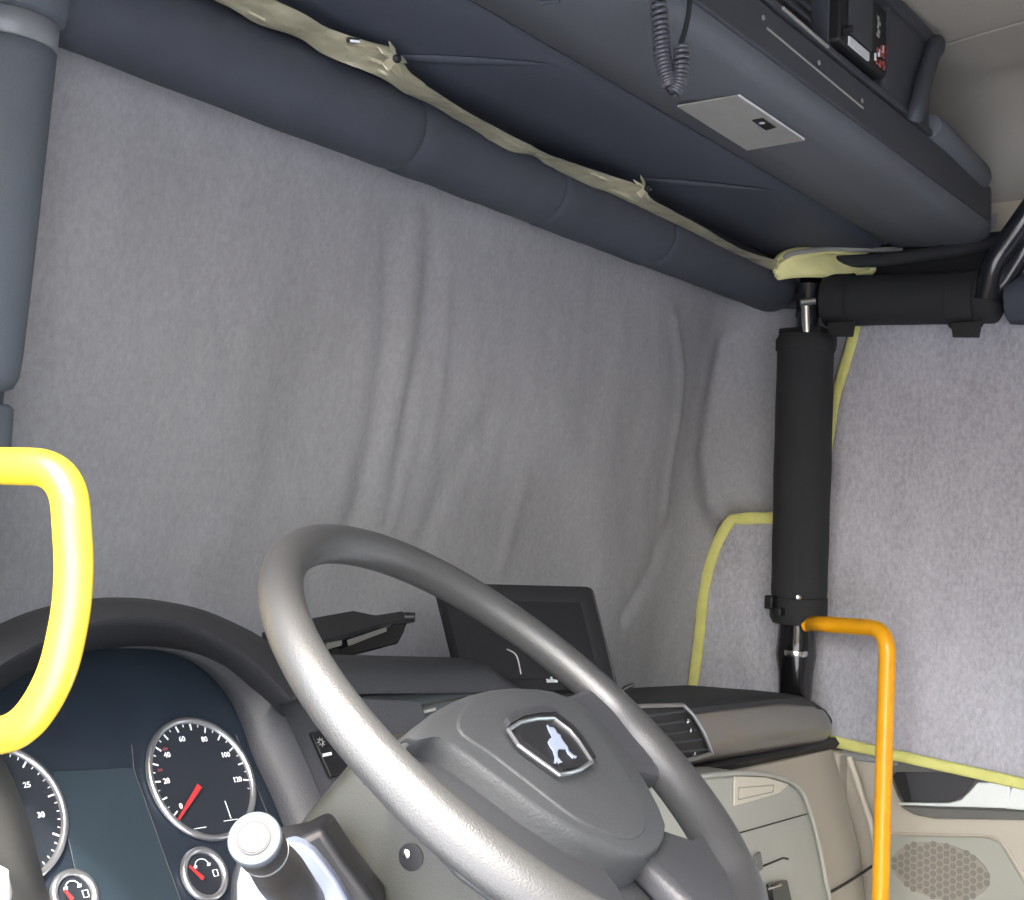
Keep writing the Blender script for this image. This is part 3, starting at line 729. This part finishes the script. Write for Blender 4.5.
build(G().tube(catmull([onc(x, y, .001) for x, y in [(236, 735), (262, 800), (283, 850), (300, 895)]], 5), .0009, 6), 'lens_seam', M['bezel'], IC)

def loc2(x, y): q = onc(x, y)-Sp; return q
def gauge(name, cpx, R, label=None, par=IC):
    c0 = onc(*cpx)
    d = build(G().lathe([(R, 0), (R, .002)], c0, Nc, 64), name, M['dial'], par)
    build(G().lathe([(R-.0035, .0015), (R-.003, .005), (R, .007), (R+.003, .0055), (R+.0035, .001)], c0, Nc, 72, caps=False), name+'_ring', M['ring'], d, ang=80)
    return c0, d
def ang_of(c0, x, y): q = onc(x, y)-c0; return math.atan2(q.dot(Bc), q.dot(Ac))
def tick(gg, c0, a, r0_, r1_, w):
    d = Ac*math.cos(a)+Bc*math.sin(a); s = Ac*-math.sin(a)+Bc*math.cos(a)
    o = c0+Nc*.0025; gg.prism([o+d*r0_-s*w, o+d*r1_-s*w, o+d*r1_+s*w, o+d*r0_+s*w], Nc*.0006)
R = .0700
c0, sd = gauge('speedometer', (201, 779), R)
aa0 = ang_of(c0, 173, 816); aa1 = ang_of(c0, 246, 781)
if aa0 > 0: aa0 -= 2*PI
aa0 = aa0 if aa0 < 0 else aa0
tot = (aa0 % (2*PI))-(aa1 % (2*PI)); 
if tot < 0: tot += 2*PI
gg = G()
for k in range(0, 26):
    a = aa0-tot*k/24
    tick(gg, c0, a, R-.0075 if k % 2 else R-.012, R-.0045, .0005 if k % 2 else .0009)
for q, w in (((225, 801), (231, 818)), ((224, 821), (238, 819)), ((194, 829), (206, 827))):
    a, b = onc(*q, .0025), onc(*w, .0025); build(G().tube([a, b], .0005, 5), 'dial_line', M['white'], sd)
build(gg, 'scale_marks', M['white'], sd)
for k in range(7):
    a = aa0-tot*k/6; rr_ = R-.0205
    build(text_geo(str(20*k), .0088, c0+Nc*.0026+(Ac*math.cos(a)+Bc*math.sin(a))*rr_, Ac, Bc), 'numeral', M['white'], sd)
tip, tail = onc(178, 820, .006), onc(199, 786, .006)
d = (tip-tail).normalized(); s = Nc.cross(d)
build(G().prism([tail+s*.0034, tail-s*.0034, tip-s*.0012, tip+s*.0012], Nc*.0015), 'needle', M['red'], sd)
dimr = mat('dim_red', (95, 45, 52), .6)
for q in ((165, 749), (160, 770)):
    build(G().box(onc(*q, .0026), (.006, .0015, .003)), 'red_symbol', dimr, sd)
c1_, td = gauge('rev_counter', (-2, 815), .0700)
gg = G(); b0 = ang_of(c1_, 27, 758); b1 = ang_of(c1_, 55, 836)
for k in range(-6, 16):
    a = b0+(b1-b0)*k/10
    tick(gg, c1_, a, .0625 if k % 5 else .058, .0655, .0005 if k % 5 else .0009)
build(gg, 'scale_marks', M['white'], td)
for s_, q in (('25', (27, 785)), ('30', (41, 815))):
    build(text_geo(s_, .0085, onc(*q, .0026), Ac, Bc), 'numeral', M['white'], td)
def small(name, c, R_, needle):
    c2, sg = gauge(name, c, R_)
    a, b = onc(*needle[0], .006), onc(*needle[1], .006); d = (b-a).normalized(); s = Nc.cross(d)
    build(G().prism([a+s*.0022, a-s*.0022, b-s*.001, b+s*.001], Nc*.0015), 'needle', M['red'], sg)
    gg = G(); o = c2+Nc*.003+Bc*R_*.35
    gg.tube([o+Ac*math.cos(t)*R_*.35+Bc*math.sin(t)*R_*.28 for t in [k*PI/8 for k in range(9)]], .0006, 6)
    gg.box(o+Ac*R_*.35, (.004, .001, .003)).box(o-Ac*R_*.35, (.004, .001, .003))
    e = c2+Nc*.003+Ac*R_*.55-Bc*R_*.05
    gg.tube([e+Ac*x*.003+Bc*y*.0035 for x, y in ((-1, -1), (1, -1), (1, 1), (-1, 1))], .0006, 5, closed=True)
    build(gg, 'fuel_symbol', M['white'], sg)
small('fuel_gauge', (203, 875), .0265, ((203, 879), (189, 866)))
small('temperature_gauge', (73, 896), .0225, ((72, 900), (64, 890)))

# ------------------------------------------------------------------ STEERING WHEEL
WC = V((.9035, .6481, -.1380)); WN = V((.1424, -.6043, .7839)).normalized()
WA = V((0, 0, 1)).cross(WN).normalized(); WB = WN.cross(WA)
def wl(a, b, h=0): return WC+WA*a+WB*b+WN*h
def onwh(x, y, h=0): return W(x, y, P=WC+WN*h, N=WN)
SW = thing('steering_wheel', 'dark grey leather steering wheel with silver animal badge on its hub', 'steering wheel', WC-WN*.05)
R = .235; pts = []; rr = []
for k in range(144):
    th = 2*PI*k/144; pts.append(wl(R*math.cos(th), R*math.sin(th)))
    dg = math.degrees(th) % 360; sw_ = 0
    for c in (-32, 212):
        x = abs((dg-c+180) % 360-180); sw_ = max(sw_, 1/(1+math.exp((x-26)/2.2)))
    if th > PI/2 and th < PI*1.5: sw_ *= .3
    pts[-1] = wl((R-.006*sw_)*math.cos(th), (R-.006*sw_)*math.sin(th), -.003*sw_)
    rr.append(.0174+.0042*sw_)
build(G().tube(pts, rr, 28, closed=True), 'rim', M['wheel'], SW, ang=180)
# hub pad
hub = [(400, 742), (412, 727), (429, 714), (448, 703), (468, 695), (490, 690), (511, 688), (532, 689), (550, 692), (567, 699), (583, 709), (598, 722), (614, 740), (628, 758), (641, 778), (651, 796), (660, 814), (665, 828), (664, 840), (659, 850), (649, 857), (636, 860), (622, 858), (609, 853), (592, 845), (573, 836), (534, 811), (503, 788), (476, 768), (455, 753), (440, 745), (425, 742), (411, 745)]
H0 = -.006
hp = [onwh(x, y, H0)-WC for x, y in hub]; hp = [V((p.dot(WA), p.dot(WB))) for p in hp]
hc = sum(hp, V((0, 0)))/len(hp)
def medial(p):
    best = None
    for q0, q1 in ((V((-.135, .014)), V((.11, -.002))), (V((.0, .0)), V((-.02, -.09)))):
        ab = q1-q0; t = max(0, min(1, (p-q0).dot(ab)/ab.length_squared)); c_ = q0+ab*t
        if best is None or (p-c_).length < (p-best).length: best = c_
    return best
rows = []
for ins, h in ((-.004, -.045), (-.003, -.022), (0, -.009), (.0012, -.0035), (.004, -.0008), (.009, .0003)):
    row = []
    for p in hp:
        m_ = medial(p); d_ = p-m_; l_0 = max(d_.length, 1e-5); q_ = m_+d_*max(.25, (l_0-ins)/l_0)
        row.append(wl(q_.x, q_.y, H0+.004+h))
    rows.append(row)
gg = G().grid(rows, close_v=True); gg.f.append(tuple(range(len(gg.v)-len(hp), len(gg.v))))
PADO = build(gg, 'hub_pad', M['hub'], SW, ang=40)
# slightly raised inner field of the pad
inn = [(470, 702), (512, 695), (548, 698), (576, 712), (600, 738), (622, 770), (638, 800), (645, 824), (641, 836), (628, 842), (610, 838), (575, 822), (530, 788), (490, 757), (455, 730)]
build(G().prism([q for q in catmull([onwh(x, y, H0+.003) for x, y in inn], 4, closed=True)], WN*.0032, .985), 'pad_field', M['hub'], SW, bevel=.0012, seg=2)
# back shell under the pad reaching left and low
sh = [(-.19, .035), (-.10, .05), (0, .06), (.11, .05), (.20, .025), (.215, -.03), (.15, -.10), (.11, -.15), (.06, -.19), (0, -.205), (-.06, -.19), (-.115, -.155), (-.165, -.10), (-.205, -.03)]
shc = [V((p.x, p.y)) for p in catmull([V((a, b, 0)) for a, b in [(-.10, .03), (-.06, .045), (0, .05), (.09, .045), (.16, .02), (.17, -.03), (.12, -.10), (.085, -.15), (.03, -.17), (-.03, -.15), (-.07, -.12), (-.09, -.08), (-.11, -.02)]], 4, closed=True)]
rows = [[wl(p.x*k, p.y*k, h) for p in shc] for k, h in ((.85, -.085), (.97, -.06), (1.0, -.045), (.97, -.036), (.80, -.034))]
gg = G().grid(rows, close_v=True); n_ = len(shc)
gg.f.append(tuple(range(len(gg.v)-n_, len(gg.v)))); gg.f.append(tuple(range(n_)))
build(gg, 'hub_shell', M['spoke'], SW, ang=60)
lsp = [(392, 757), (405, 748), (425, 745), (444, 749), (476, 772), (534, 816), (573, 843), (600, 862), (620, 888), (640, 925), (600, 945), (540, 915), (470, 865), (420, 812)]
build(G().prism([onwh(x, y, -.020) for x, y in lsp], -WN*.016, .97), 'left_spoke', M['spoke'], SW, bevel=.004, seg=3, ang=50)
def spoke(poly, h0, h1, thick=.024):
    c = [V((a, b, 0)) for a, b in poly]
    rows = []
    for k, dh in ((.96, -thick), (1, -thick*.75), (1, -thick*.25), (.93, 0)):
        row = []
        cc_ = sum(c, V())/len(c)
        for p in c:
            q = cc_+(p-cc_)*k; rad = min(1, q.length/.235); row.append(wl(q.x, q.y, h0+(h1-h0)*rad**2+dh))
        rows.append(row)
    gg = G().grid(rows, close_v=True); n_ = len(c)
    gg.f.append(tuple(range(len(gg.v)-n_, len(gg.v)))); gg.f.append(tuple(range(n_)))
    return build(gg, 'spoke', M['spoke'], SW, bevel=.004, seg=3, ang=50)
up_r = [(.10, .030), (.16, .030), (.205, .028), (.228, .030), (.234, .0), (.232, -.045), (.222, -.085), (.190, -.085), (.165, -.068), (.14, -.060), (.10, -.04)]
lo_r = [(.03, -.13), (.075, -.11), (.098, -.125), (.125, -.150), (.158, -.150), (.170, -.160), (.135, -.192), (.09, -.212), (.04, -.222), (.01, -.19)]
for s_ in (1,):
    for pl_ in (up_r, lo_r):
        P = [(a*s_, b) for a, b in pl_]
        spoke(P if s_ > 0 else P[::-1], -.020, .004)
pp = catmull([onwh(x, y, -.008) for x, y in [(400, 750), (408, 744), (425, 739), (438, 742), (450, 749)]], 5)
build(G().tube(pp, [.0015]+[.0026]*(len(pp)-2)+[.0012], 10), 'pad_piping', M['hub'], SW, ang=180)
# badge: shield frame, black field and standing animal
HB = H0+.0115
def onb(x, y, h=HB): return onwh(x, y, h)
fr_ = [(508.5, 730), (520, 722.5), (537, 719), (553.5, 718.5), (569, 730), (579, 742), (592, 762), (580, 770), (570, 773), (559, 774.5), (540, 761), (518, 745)]
bs = build(G().prism([onb(x, y, HB-.006) for x, y in fr_], WN*.0062), 'badge', M['black'], SW)
build(G().tube([onb(x, y, HB+.001) for x, y in fr_], .0019, 8, closed=True), 'badge_frame', M['ring'], bs)
dog = [(546.5, 726), (549, 728), (553, 728.5), (555, 731), (556, 734), (560, 736), (560, 738.5), (563, 743), (567, 748), (568, 752), (573, 756.5), (576.5, 757), (575, 759), (572, 758.5), (567, 753.5), (565.5, 750), (558, 750), (556.5, 753), (557, 758), (560, 762), (562, 763), (558.5, 764), (556.5, 761.5), (555.5, 764), (553.5, 763), (554.5, 758), (552.5, 751), (549, 746), (547.5, 742.5), (549, 739.5), (552, 738), (550, 734), (548, 730)]
build(G().prism([onb(x, y, HB+.0008) for x, y in dog], WN*.0012), 'animal_emblem', mat('pale_blue_emblem', (128, 138, 158), .5), bs)
build(G().prism([onb(x, y, HB-.006) for x, y in [(503, 722), (515, 714.5), (535, 710.5), (551, 710), (554, 716), (537, 717), (520, 720.5), (507, 728)]], WN*.0052), 'badge_brow', M['spoke'], SW)

# ------------------------------------------------------------------ COLUMN, STALK
SCo = thing('steering_column', 'grey plastic steering column shroud below the steering wheel', 'steering column', WC-WN*.3)
def rr_poly(a0, a1, b0, b1, r, n=5):
    P = []
    for (cx_0, cy_0, s0) in ((a1-r, b1-r, 0), (a0+r, b1-r, 1), (a0+r, b0+r, 2), (a1-r, b0+r, 3)):
        for k in range(n+1):
            t = (s0+k/n)*PI/2; P.append((cx_0+r*math.cos(t), cy_0+r*math.sin(t)))
    return P
rows = []
for h, k, r_ in ((-.30, .80, .02), (-.165, .92, .02), (-.160, 1.0, .014), (-.145, 1.0, .012), (-.075, 1.0, .02), (-.062, .93, .02)):
    rows.append([wl(a*k, b*k, h) for a, b in rr_poly(-.092, .092, -.155, .072, r_)])
gg = G().grid(rows, close_v=True); n_ = len(rows[0]); gg.f.append(tuple(range(n_))); gg.f.append(tuple(range(len(gg.v)-n_, len(gg.v))))
build(gg, 'shroud', M['shroud'], SCo, ang=50)
q = W(411, 857, P=wl(-.0925, 0, -.1), N=WA)
build(G().lathe([(.010, -.004), (.0105, .0006), (.0095, .0008), (.0005, .0005)], q, -WA, 20), 'key_hole', M['black'], SCo)
build(G().lathe([(.001, 0), (.0035, .001), (.0035, .002), (.001, .003)], q-WA*.001+WB*.004, -WA, 12), 'key_glint', M['chrome'], SCo)
build(G().prism([W(x, y, t=1.075) for x, y in [(326, 806), (362, 778), (368, 786), (331, 813)]], cv*.01), 'top_ledge', M['bezel'], SCo, bevel=.001)
# dash-side knee panel behind the column
KP = build(G().prism([V((.50, 1.13, -.42)), V((1.7, 1.13, -.42)), V((1.7, 1.0, -1.0)), V((.50, 1.0, -1.0))], (0, .05, 0)), 'knee_panel', M['dash'], DB, bevel=.01)

ST = thing('control_stalk', 'black column stalk with pale ring and white end button in front of the gauges', 'control stalk', (.62, .66, -.3))
e0 = W(254, 838, t=.84); e1 = W(318, 925, t=1.02)
ax = (e1-e0).normalized()
build(G().lathe([(.0165, 0), (.0172, .001), (.0172, .007), (.0165, .008)], e0, ax, 40), 'end_ring', M['stalkring'], ST)
build(G().lathe([(.0005, -.0008), (.0108, -.0008), (.0108, .001)], e0, ax, 36), 'button_gap', M['black'], ST)
build(G().lathe([(.001, -.004), (.006, -.0038), (.0088, -.0025), (.0092, 0), (.0092, .003)], e0, ax, 32), 'end_button', mat('white_button', (240, 240, 240), .3, coat=.3), ST)
build(G().lathe([(.0160, 0), (.0163, .002), (.0163, .018), (.0158, .020)], e0+ax*.008, ax, 36), 'twist_grip', M['stalk'], ST)
build(G().lathe([(.0162, 0), (.0162, .0018)], e0+ax*.028, ax, 36), 'mark_ring', M['ring'], ST)
build(G().lathe([(.0158, 0), (.0158, .026), (.0165, .03), (.0175, .05), (.016, .22)], e0+ax*.030, ax, 36), 'shaft', M['stalk'], ST)
build(G().tube([e0+ax*.040+V((-.012, -.010, .002)), e0+ax*.048+V((-.010, -.012, -.002))], .0018, 8), 'index_mark', M['white'], ST)
# collar behind the stalk, reflected sky put into its pale blue
CP = thing('stalk_collar', 'glossy grey collar plate with sky reflection in its colour behind the stalk left of the column', 'collar', (.75, .85, -.4))
def onk(x, y, h=0): return W(x, y, t=.97+h)
col_ = [(236, 905), (236, 884), (240, 868), (262, 850), (290, 843), (302, 844.5), (313, 852), (325, 866), (337, 882), (350, 905), (352, 960), (240, 960)]
build(G().prism([onk(x, y) for x, y in col_], cv*.02), 'collar_plate', M['collar'], CP, bevel=.003, seg=3)
blk = [(228, 925), (230, 880), (236, 862), (262, 846), (300, 838), (322, 827), (332, 842), (345, 862), (362, 884), (378, 905), (385, 960), (230, 960)]
build(G().prism([onk(x, y, .012) for x, y in blk], cv*.05), 'rubber_boot', M['black'], CP, bevel=.006, seg=3)
# second stalk at the far left bottom, its highlight painted as plain white
S2 = thing('lighting_stalk', 'stalk tip whitened as a highlight at the lower left, beside the rev counter', 'control stalk', (.5, .75, -.3))
a, b = W(-14, 893, t=.95), W(-60, 960, t=1.05)
build(G().tube([a+V((0, 0, .02)), a+V((0, 0, .015)), a, b], [.006, .014, .018, .017], 24), 'stalk_tip', mat('stalk_highlight', (235, 235, 235), .4), S2, ang=80)

# ------------------------------------------------------------------ DASH ITEMS
MN = thing('dashboard_monitor', 'black tablet monitor leaning on the dashboard behind the steering wheel rim', 'monitor', (1.75, 1.3, -.22))
q = [W(439, 583, t=2.08), W(592, 587, t=2.26), W(618, 690, t=2.20), W(466, 692, t=2.02)]
nrm = (q[1]-q[0]).cross(q[3]-q[0]).normalized()
if nrm.dot(cv) > 0: nrm = -nrm
def bil(u, v, h=0): return (q[0].lerp(q[1], u)).lerp(q[3].lerp(q[2], u), v)+nrm*h
def rq(u0_, u1_, v0_, v1_, h, r=.04):
    return [bil(a, b, h) for a, b in rr_poly(u0_, u1_, v0_, v1_, r)]
build(G().prism(rq(0, 1, 0, 1, 0, .05), -nrm*.028, .96), 'casing', M['black'], MN, bevel=.004, seg=3)
fr2 = rq(0, 1, 0, 1, .002, .05); in2 = rq(.08, .90, .14, .90, .002, .02); in3 = rq(.11, .87, .18, .87, -.004, .02)
build(G().grid([rq(0, 1, 0, 1, -.01, .05), rq(.005, .995, .005, .995, .003, .05), in2, in3], close_v=True), 'bezel', M['black'], MN, ang=40)
build(G().prism(rq(.10, .88, .17, .88, -.004, .01), -nrm*.002), 'screen', mat('dark_screen', (26, 29, 34), .6, spec=.2), MN)
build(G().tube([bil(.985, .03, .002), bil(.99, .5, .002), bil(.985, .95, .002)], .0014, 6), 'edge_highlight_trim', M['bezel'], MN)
ma, mb = (q[2]-q[3]).normalized(), (q[1]-q[2]).normalized(); tg = G()
for i, hh in enumerate((.006, .005, .009, .005, .004)): tg.box(bil(.52, .93, .0045)+ma*(i*.0045)+mb*(hh/2), (.0038, hh, .0008), (ma, mb, nrm)); build(tg, 'brand_mark', M['white'], MN)
c1 = catmull([bil(.31, .62, .004), bil(.36, .68, .004), bil(.36, .85, .004)], 5); build(G().tube(c1, .0012, 6), 'silver_arc', M['plate'], MN)
build(G().prism([bil(.35, .9, -.03), bil(.65, .9, -.03), bil(.7, 1.15, -.03), bil(.3, 1.15, -.03)], -nrm*.04), 'stand', M['black'], MN, bevel=.004)
lv = thing('small_black_lever', 'short black lever sticking up beside the lower right of the monitor', 'lever', (1.9, 1.3, -.25))
build(G().tube([W(618, 694, t=2.2), W(626, 688, t=2.2), W(634, 684, t=2.2)], [.003, .0045, .003], 10), 'arm', M['black'], lv)
build(G().tube([W(612, 692, t=2.2), W(620, 694, t=2.2)], .006, 12), 'pivot', M['black'], lv)

TR = thing('dash_tray', 'flat black document tray with hinge knob lying on the dashboard behind the rim', 'tray', (1.3, 1.28, -.13))
def tp(x, y, t=1.98): return W(x, y, t=t)
topf = [tp(262, 632, 1.86), tp(288, 622, 1.93), tp(353, 610.5, 2.04), tp(375, 615, 2.03), tp(402, 611, 2.07), tp(416, 617, 2.04), tp(380, 624, 1.95), tp(325, 640, 1.86), tp(275, 652, 1.80)]
build(G().prism(topf, V((0, 0, -.008))), 'lid', M['black'], TR, bevel=.002)
bot = [tp(270, 640, 1.87), tp(352, 622, 1.98), tp(404, 620, 1.99), tp(400, 634, 1.95), tp(350, 655, 1.88), tp(275, 672, 1.80)]
lowf = [tp(275, 652, 1.815), tp(325, 641, 1.875), tp(380, 625, 1.965), tp(408, 622, 2.0), tp(403, 634, 2.0), tp(398, 644, 1.98), tp(352, 656, 1.90), tp(335, 656, 1.87), tp(280, 672, 1.82)]
build(G().prism(lowf, V((.04, .055, 0))), 'base', M['blackg'], TR, bevel=.003)
build(G().tube([tp(405, 617, 2.03), tp(415, 617.5, 2.03)], .0075, 12), 'hinge_knob', M['black'], TR)
build(G().prism([tp(347, 640, 1.885), tp(386, 627, 1.955), tp(387, 631, 1.955), tp(348, 646, 1.885)], V((-.003, -.003, 0))), 'slot', M['dkgrey'], TR)
build(G().prism([tp(326, 643, 1.86), tp(342, 640, 1.88), tp(342, 645, 1.88), tp(326, 650, 1.86)], V((-.003, -.003, 0))), 'slot', M['dkgrey'], TR)

# ------------------------------------------------------------------ GRAB HANDLES
t0 = 1.10
GL = thing('grab_handle', 'bright yellow looped grab handle at the left edge by the driver doorway', 'grab handle', (.6, 1.0, -.2))
pth = fillet([W(-70, 461, t=1.16), W(-10, 466, t=1.12), W(68, 467, t=t0), W(76, 590, t=t0), W(57, 680, t=t0), W(20, 735, t=1.11), W(-70, 737, t=1.16)], .058, 12)
build(G().tube(pth, .0158, 28), 'bar', M['yellow'], GL, ang=180)
build(G().lathe([(.03, 0), (.03, .004), (.026, .006)], W(-70, 461, t=1.16), W(-69, 461, t=1.16)-W(-70, 461, t=1.16), 20), 'mounting_flange', M['black'], GL)
build(G().lathe([(.03, 0), (.03, .004), (.026, .006)], W(-70, 737, t=1.16), W(-69, 737, t=1.16)-W(-70, 737, t=1.16), 20), 'mounting_flange', M['black'], GL)
GR = thing('grab_handle', 'tall yellow grab rail beside the passenger door speaker', 'grab handle', (2.7, 1.05, -1.2))
pth = fillet([W(808, 623, t=2.95), W(850, 626, t=2.86), W(888, 629, t=2.76), W(884, 760, t=2.74), W(878, 990, t=2.72), W(876, 1080, t=2.75)], .055, 10)
build(G().tube(pth, .0175, 24), 'bar', M['yellow2'], GR, ang=180)
build(G().tube([W(805, 623, t=2.955), W(809, 623, t=2.949)], .0188, 20), 'end_cap', M['yellow2'], GR)

# ------------------------------------------------------------------ PASSENGER DOOR
DX = 2.955
dr = thing('door_panel', 'beige passenger door panel with silver pull and round speaker grille', 'door panel', (DX, .6, -1.2))
rows = []
for i in range(13):
    y = 1.24-.12*i; zb = beltz(y)
    rows.append([V((DX+.03, y, zb+.012)), V((DX, y, zb+.006)), V((DX-.004, y, zb-.03)), V((DX-.004, y, zb-.15)), V((DX-.012, y, zb-.25)), V((DX-.012, y, -1.1))])
build(G().slab(rows, V((.03, 0, 0))), 'panel', M['beige'], dr)
def ond(x, y, X=DX-.008): return W(x, y, X=X)
build(G().prism([ond(x, y) for x, y in [(886, 753), (1040, 785), (1040, 820), (935, 818), (918, 815), (905, 806), (898, 796), (890, 775)]], (-.006, 0, 0)), 'dark_insert', M['dkgrey'], dr, bevel=.003)
cu_ = [(893, 776), (897, 772), (935, 772), (978, 775), (972, 786), (965, 794), (955, 800), (940, 803), (905, 802), (899, 795)]
build(G().prism([ond(x, y, DX-.014) for x, y in cu_], (-.003, 0, 0)), 'recess_cup', M['cup'], dr, bevel=.001)
build(G().prism([ond(x, y, DX-.016) for x, y in [(893, 776), (897, 772), (906, 773), (912, 802), (905, 802)]], (-.004, 0, 0)), 'cup_edge', M['black'], dr, bevel=.001)
pu = [(899, 802), (950, 802.5), (963, 799), (971, 791), (979, 782), (1012, 782), (1012, 808), (980, 807), (940, 806), (900, 804.5)]
build(G().prism([ond(x, y, DX-.018) for x, y in pu], (-.012, 0, 0), .985), 'door_pull', M['silver'], dr, bevel=.004, seg=3)
build(G().prism([ond(x, y, DX-.018) for x, y in [(1014, 783), (1050, 785), (1050, 812), (1006, 808)]], (-.012, 0, 0)), 'pull_end_piece', M['silver'], dr, bevel=.003)
build(G().prism([ond(x, y, DX-.016) for x, y in [(901, 806), (940, 808), (1050, 812), (1050, 820), (935, 818), (915, 814)]], (-.006, 0, 0)), 'lower_lip', M['dkgrey'], dr, bevel=.002)
build(G().tube(fillet([ond(886, 833), ond(989, 836), ond(1002, 842), ond(1040, 900), ond(1080, 960)], .02), .0022, 8), 'speaker_border', M['beigel'], dr)
gpn = [ond(x, y, DX-.016) for x, y in [(886, 836), (988, 838), (1001, 845), (1050, 925), (1080, 970), (880, 970)]]
build(G().prism(gpn, (-.002, 0, 0)), 'speaker_surround', M['beigeg'], dr)
c = ond(940, 871, DX-.019); ax1 = (ond(990, 873, DX-.019)-c); rY = abs(ax1.y); rZ = abs((ond(940, 843, DX-.019)-c).z)
rg = rY
pol = [c+V((0, math.cos(t)*rY, math.sin(t)*rZ)) for t in [k*PI/24 for k in range(48)]]
SG = build(G().prism(pol, (-.0022, 0, 0)), 'speaker_grille', M['grille'], dr)
gg = G(); hs = .0165
for i in range(-12, 13):
    for j in range(-10, 11):
        y = i*hs*.866*1.0; z = (j+(.5 if i % 2 else 0))*hs*.95
        if (y/rY)**2+(z/rZ)**2 < .93:
            o = c+V((-.0024, y, z)); gg.prism([o+V((0, math.cos(k*PI/3)*hs*.44, math.sin(k*PI/3)*hs*.44)) for k in range(6)], (-.0006, 0, 0))
build(gg, 'hexagon_holes', mat('grille_hex', (118, 115, 108), .8), SG)
# sill piece between dash end and door
struct(G().prism([V((2.90, 1.5, -.40)), V((2.99, 1.5, -.40)), V((2.99, 1.2, -.40)), V((2.90, 1.2, -.40))], (0, 0, -.9)), 'trim_2', M['beige'], bevel=.01)

# ------------------------------------------------------------------ LIGHT
w = bpy.data.worlds.new('world'); SC.world = w; w.use_nodes = True
nt = w.node_tree; bg = nt.nodes['Background']
sky = nt.nodes.new('ShaderNodeTexSky'); sky.sky_type = 'NISHITA'; sky.sun_disc = False; sky.sun_elevation = math.radians(50); sky.sun_rotation = math.radians(240); sky.air_density = 1.2; sky.dust_density = 4; sky.ozone_density = 1
nt.links.new(sky.outputs[0], bg.inputs['Color']); bg.inputs['Strength'].default_value = 1.5
def sun(elev, az, s, ang=3):
    l = bpy.data.lights.new('sun', 'SUN'); l.energy = s; l.angle = math.radians(ang); l.color = (1, .93, .80)
    o = bpy.data.objects.new('sun', l); COL.objects.link(o)
    d = V((math.cos(elev)*math.cos(az), math.cos(elev)*math.sin(az), math.sin(elev)))   # towards the sun
    o.rotation_euler = d.to_track_quat('Z', 'Y').to_euler(); o.location = (0, 0, 6)
sun(math.radians(55), math.radians(215), 10.0, 5)
vs = SC.view_settings; vs.view_transform = 'Standard'; vs.look = 'None'; vs.gamma = 1; vs.use_curve_mapping = False; vs.exposure = 0.42
SC.cycles.max_bounces = 8; SC.cycles.diffuse_bounces = 5
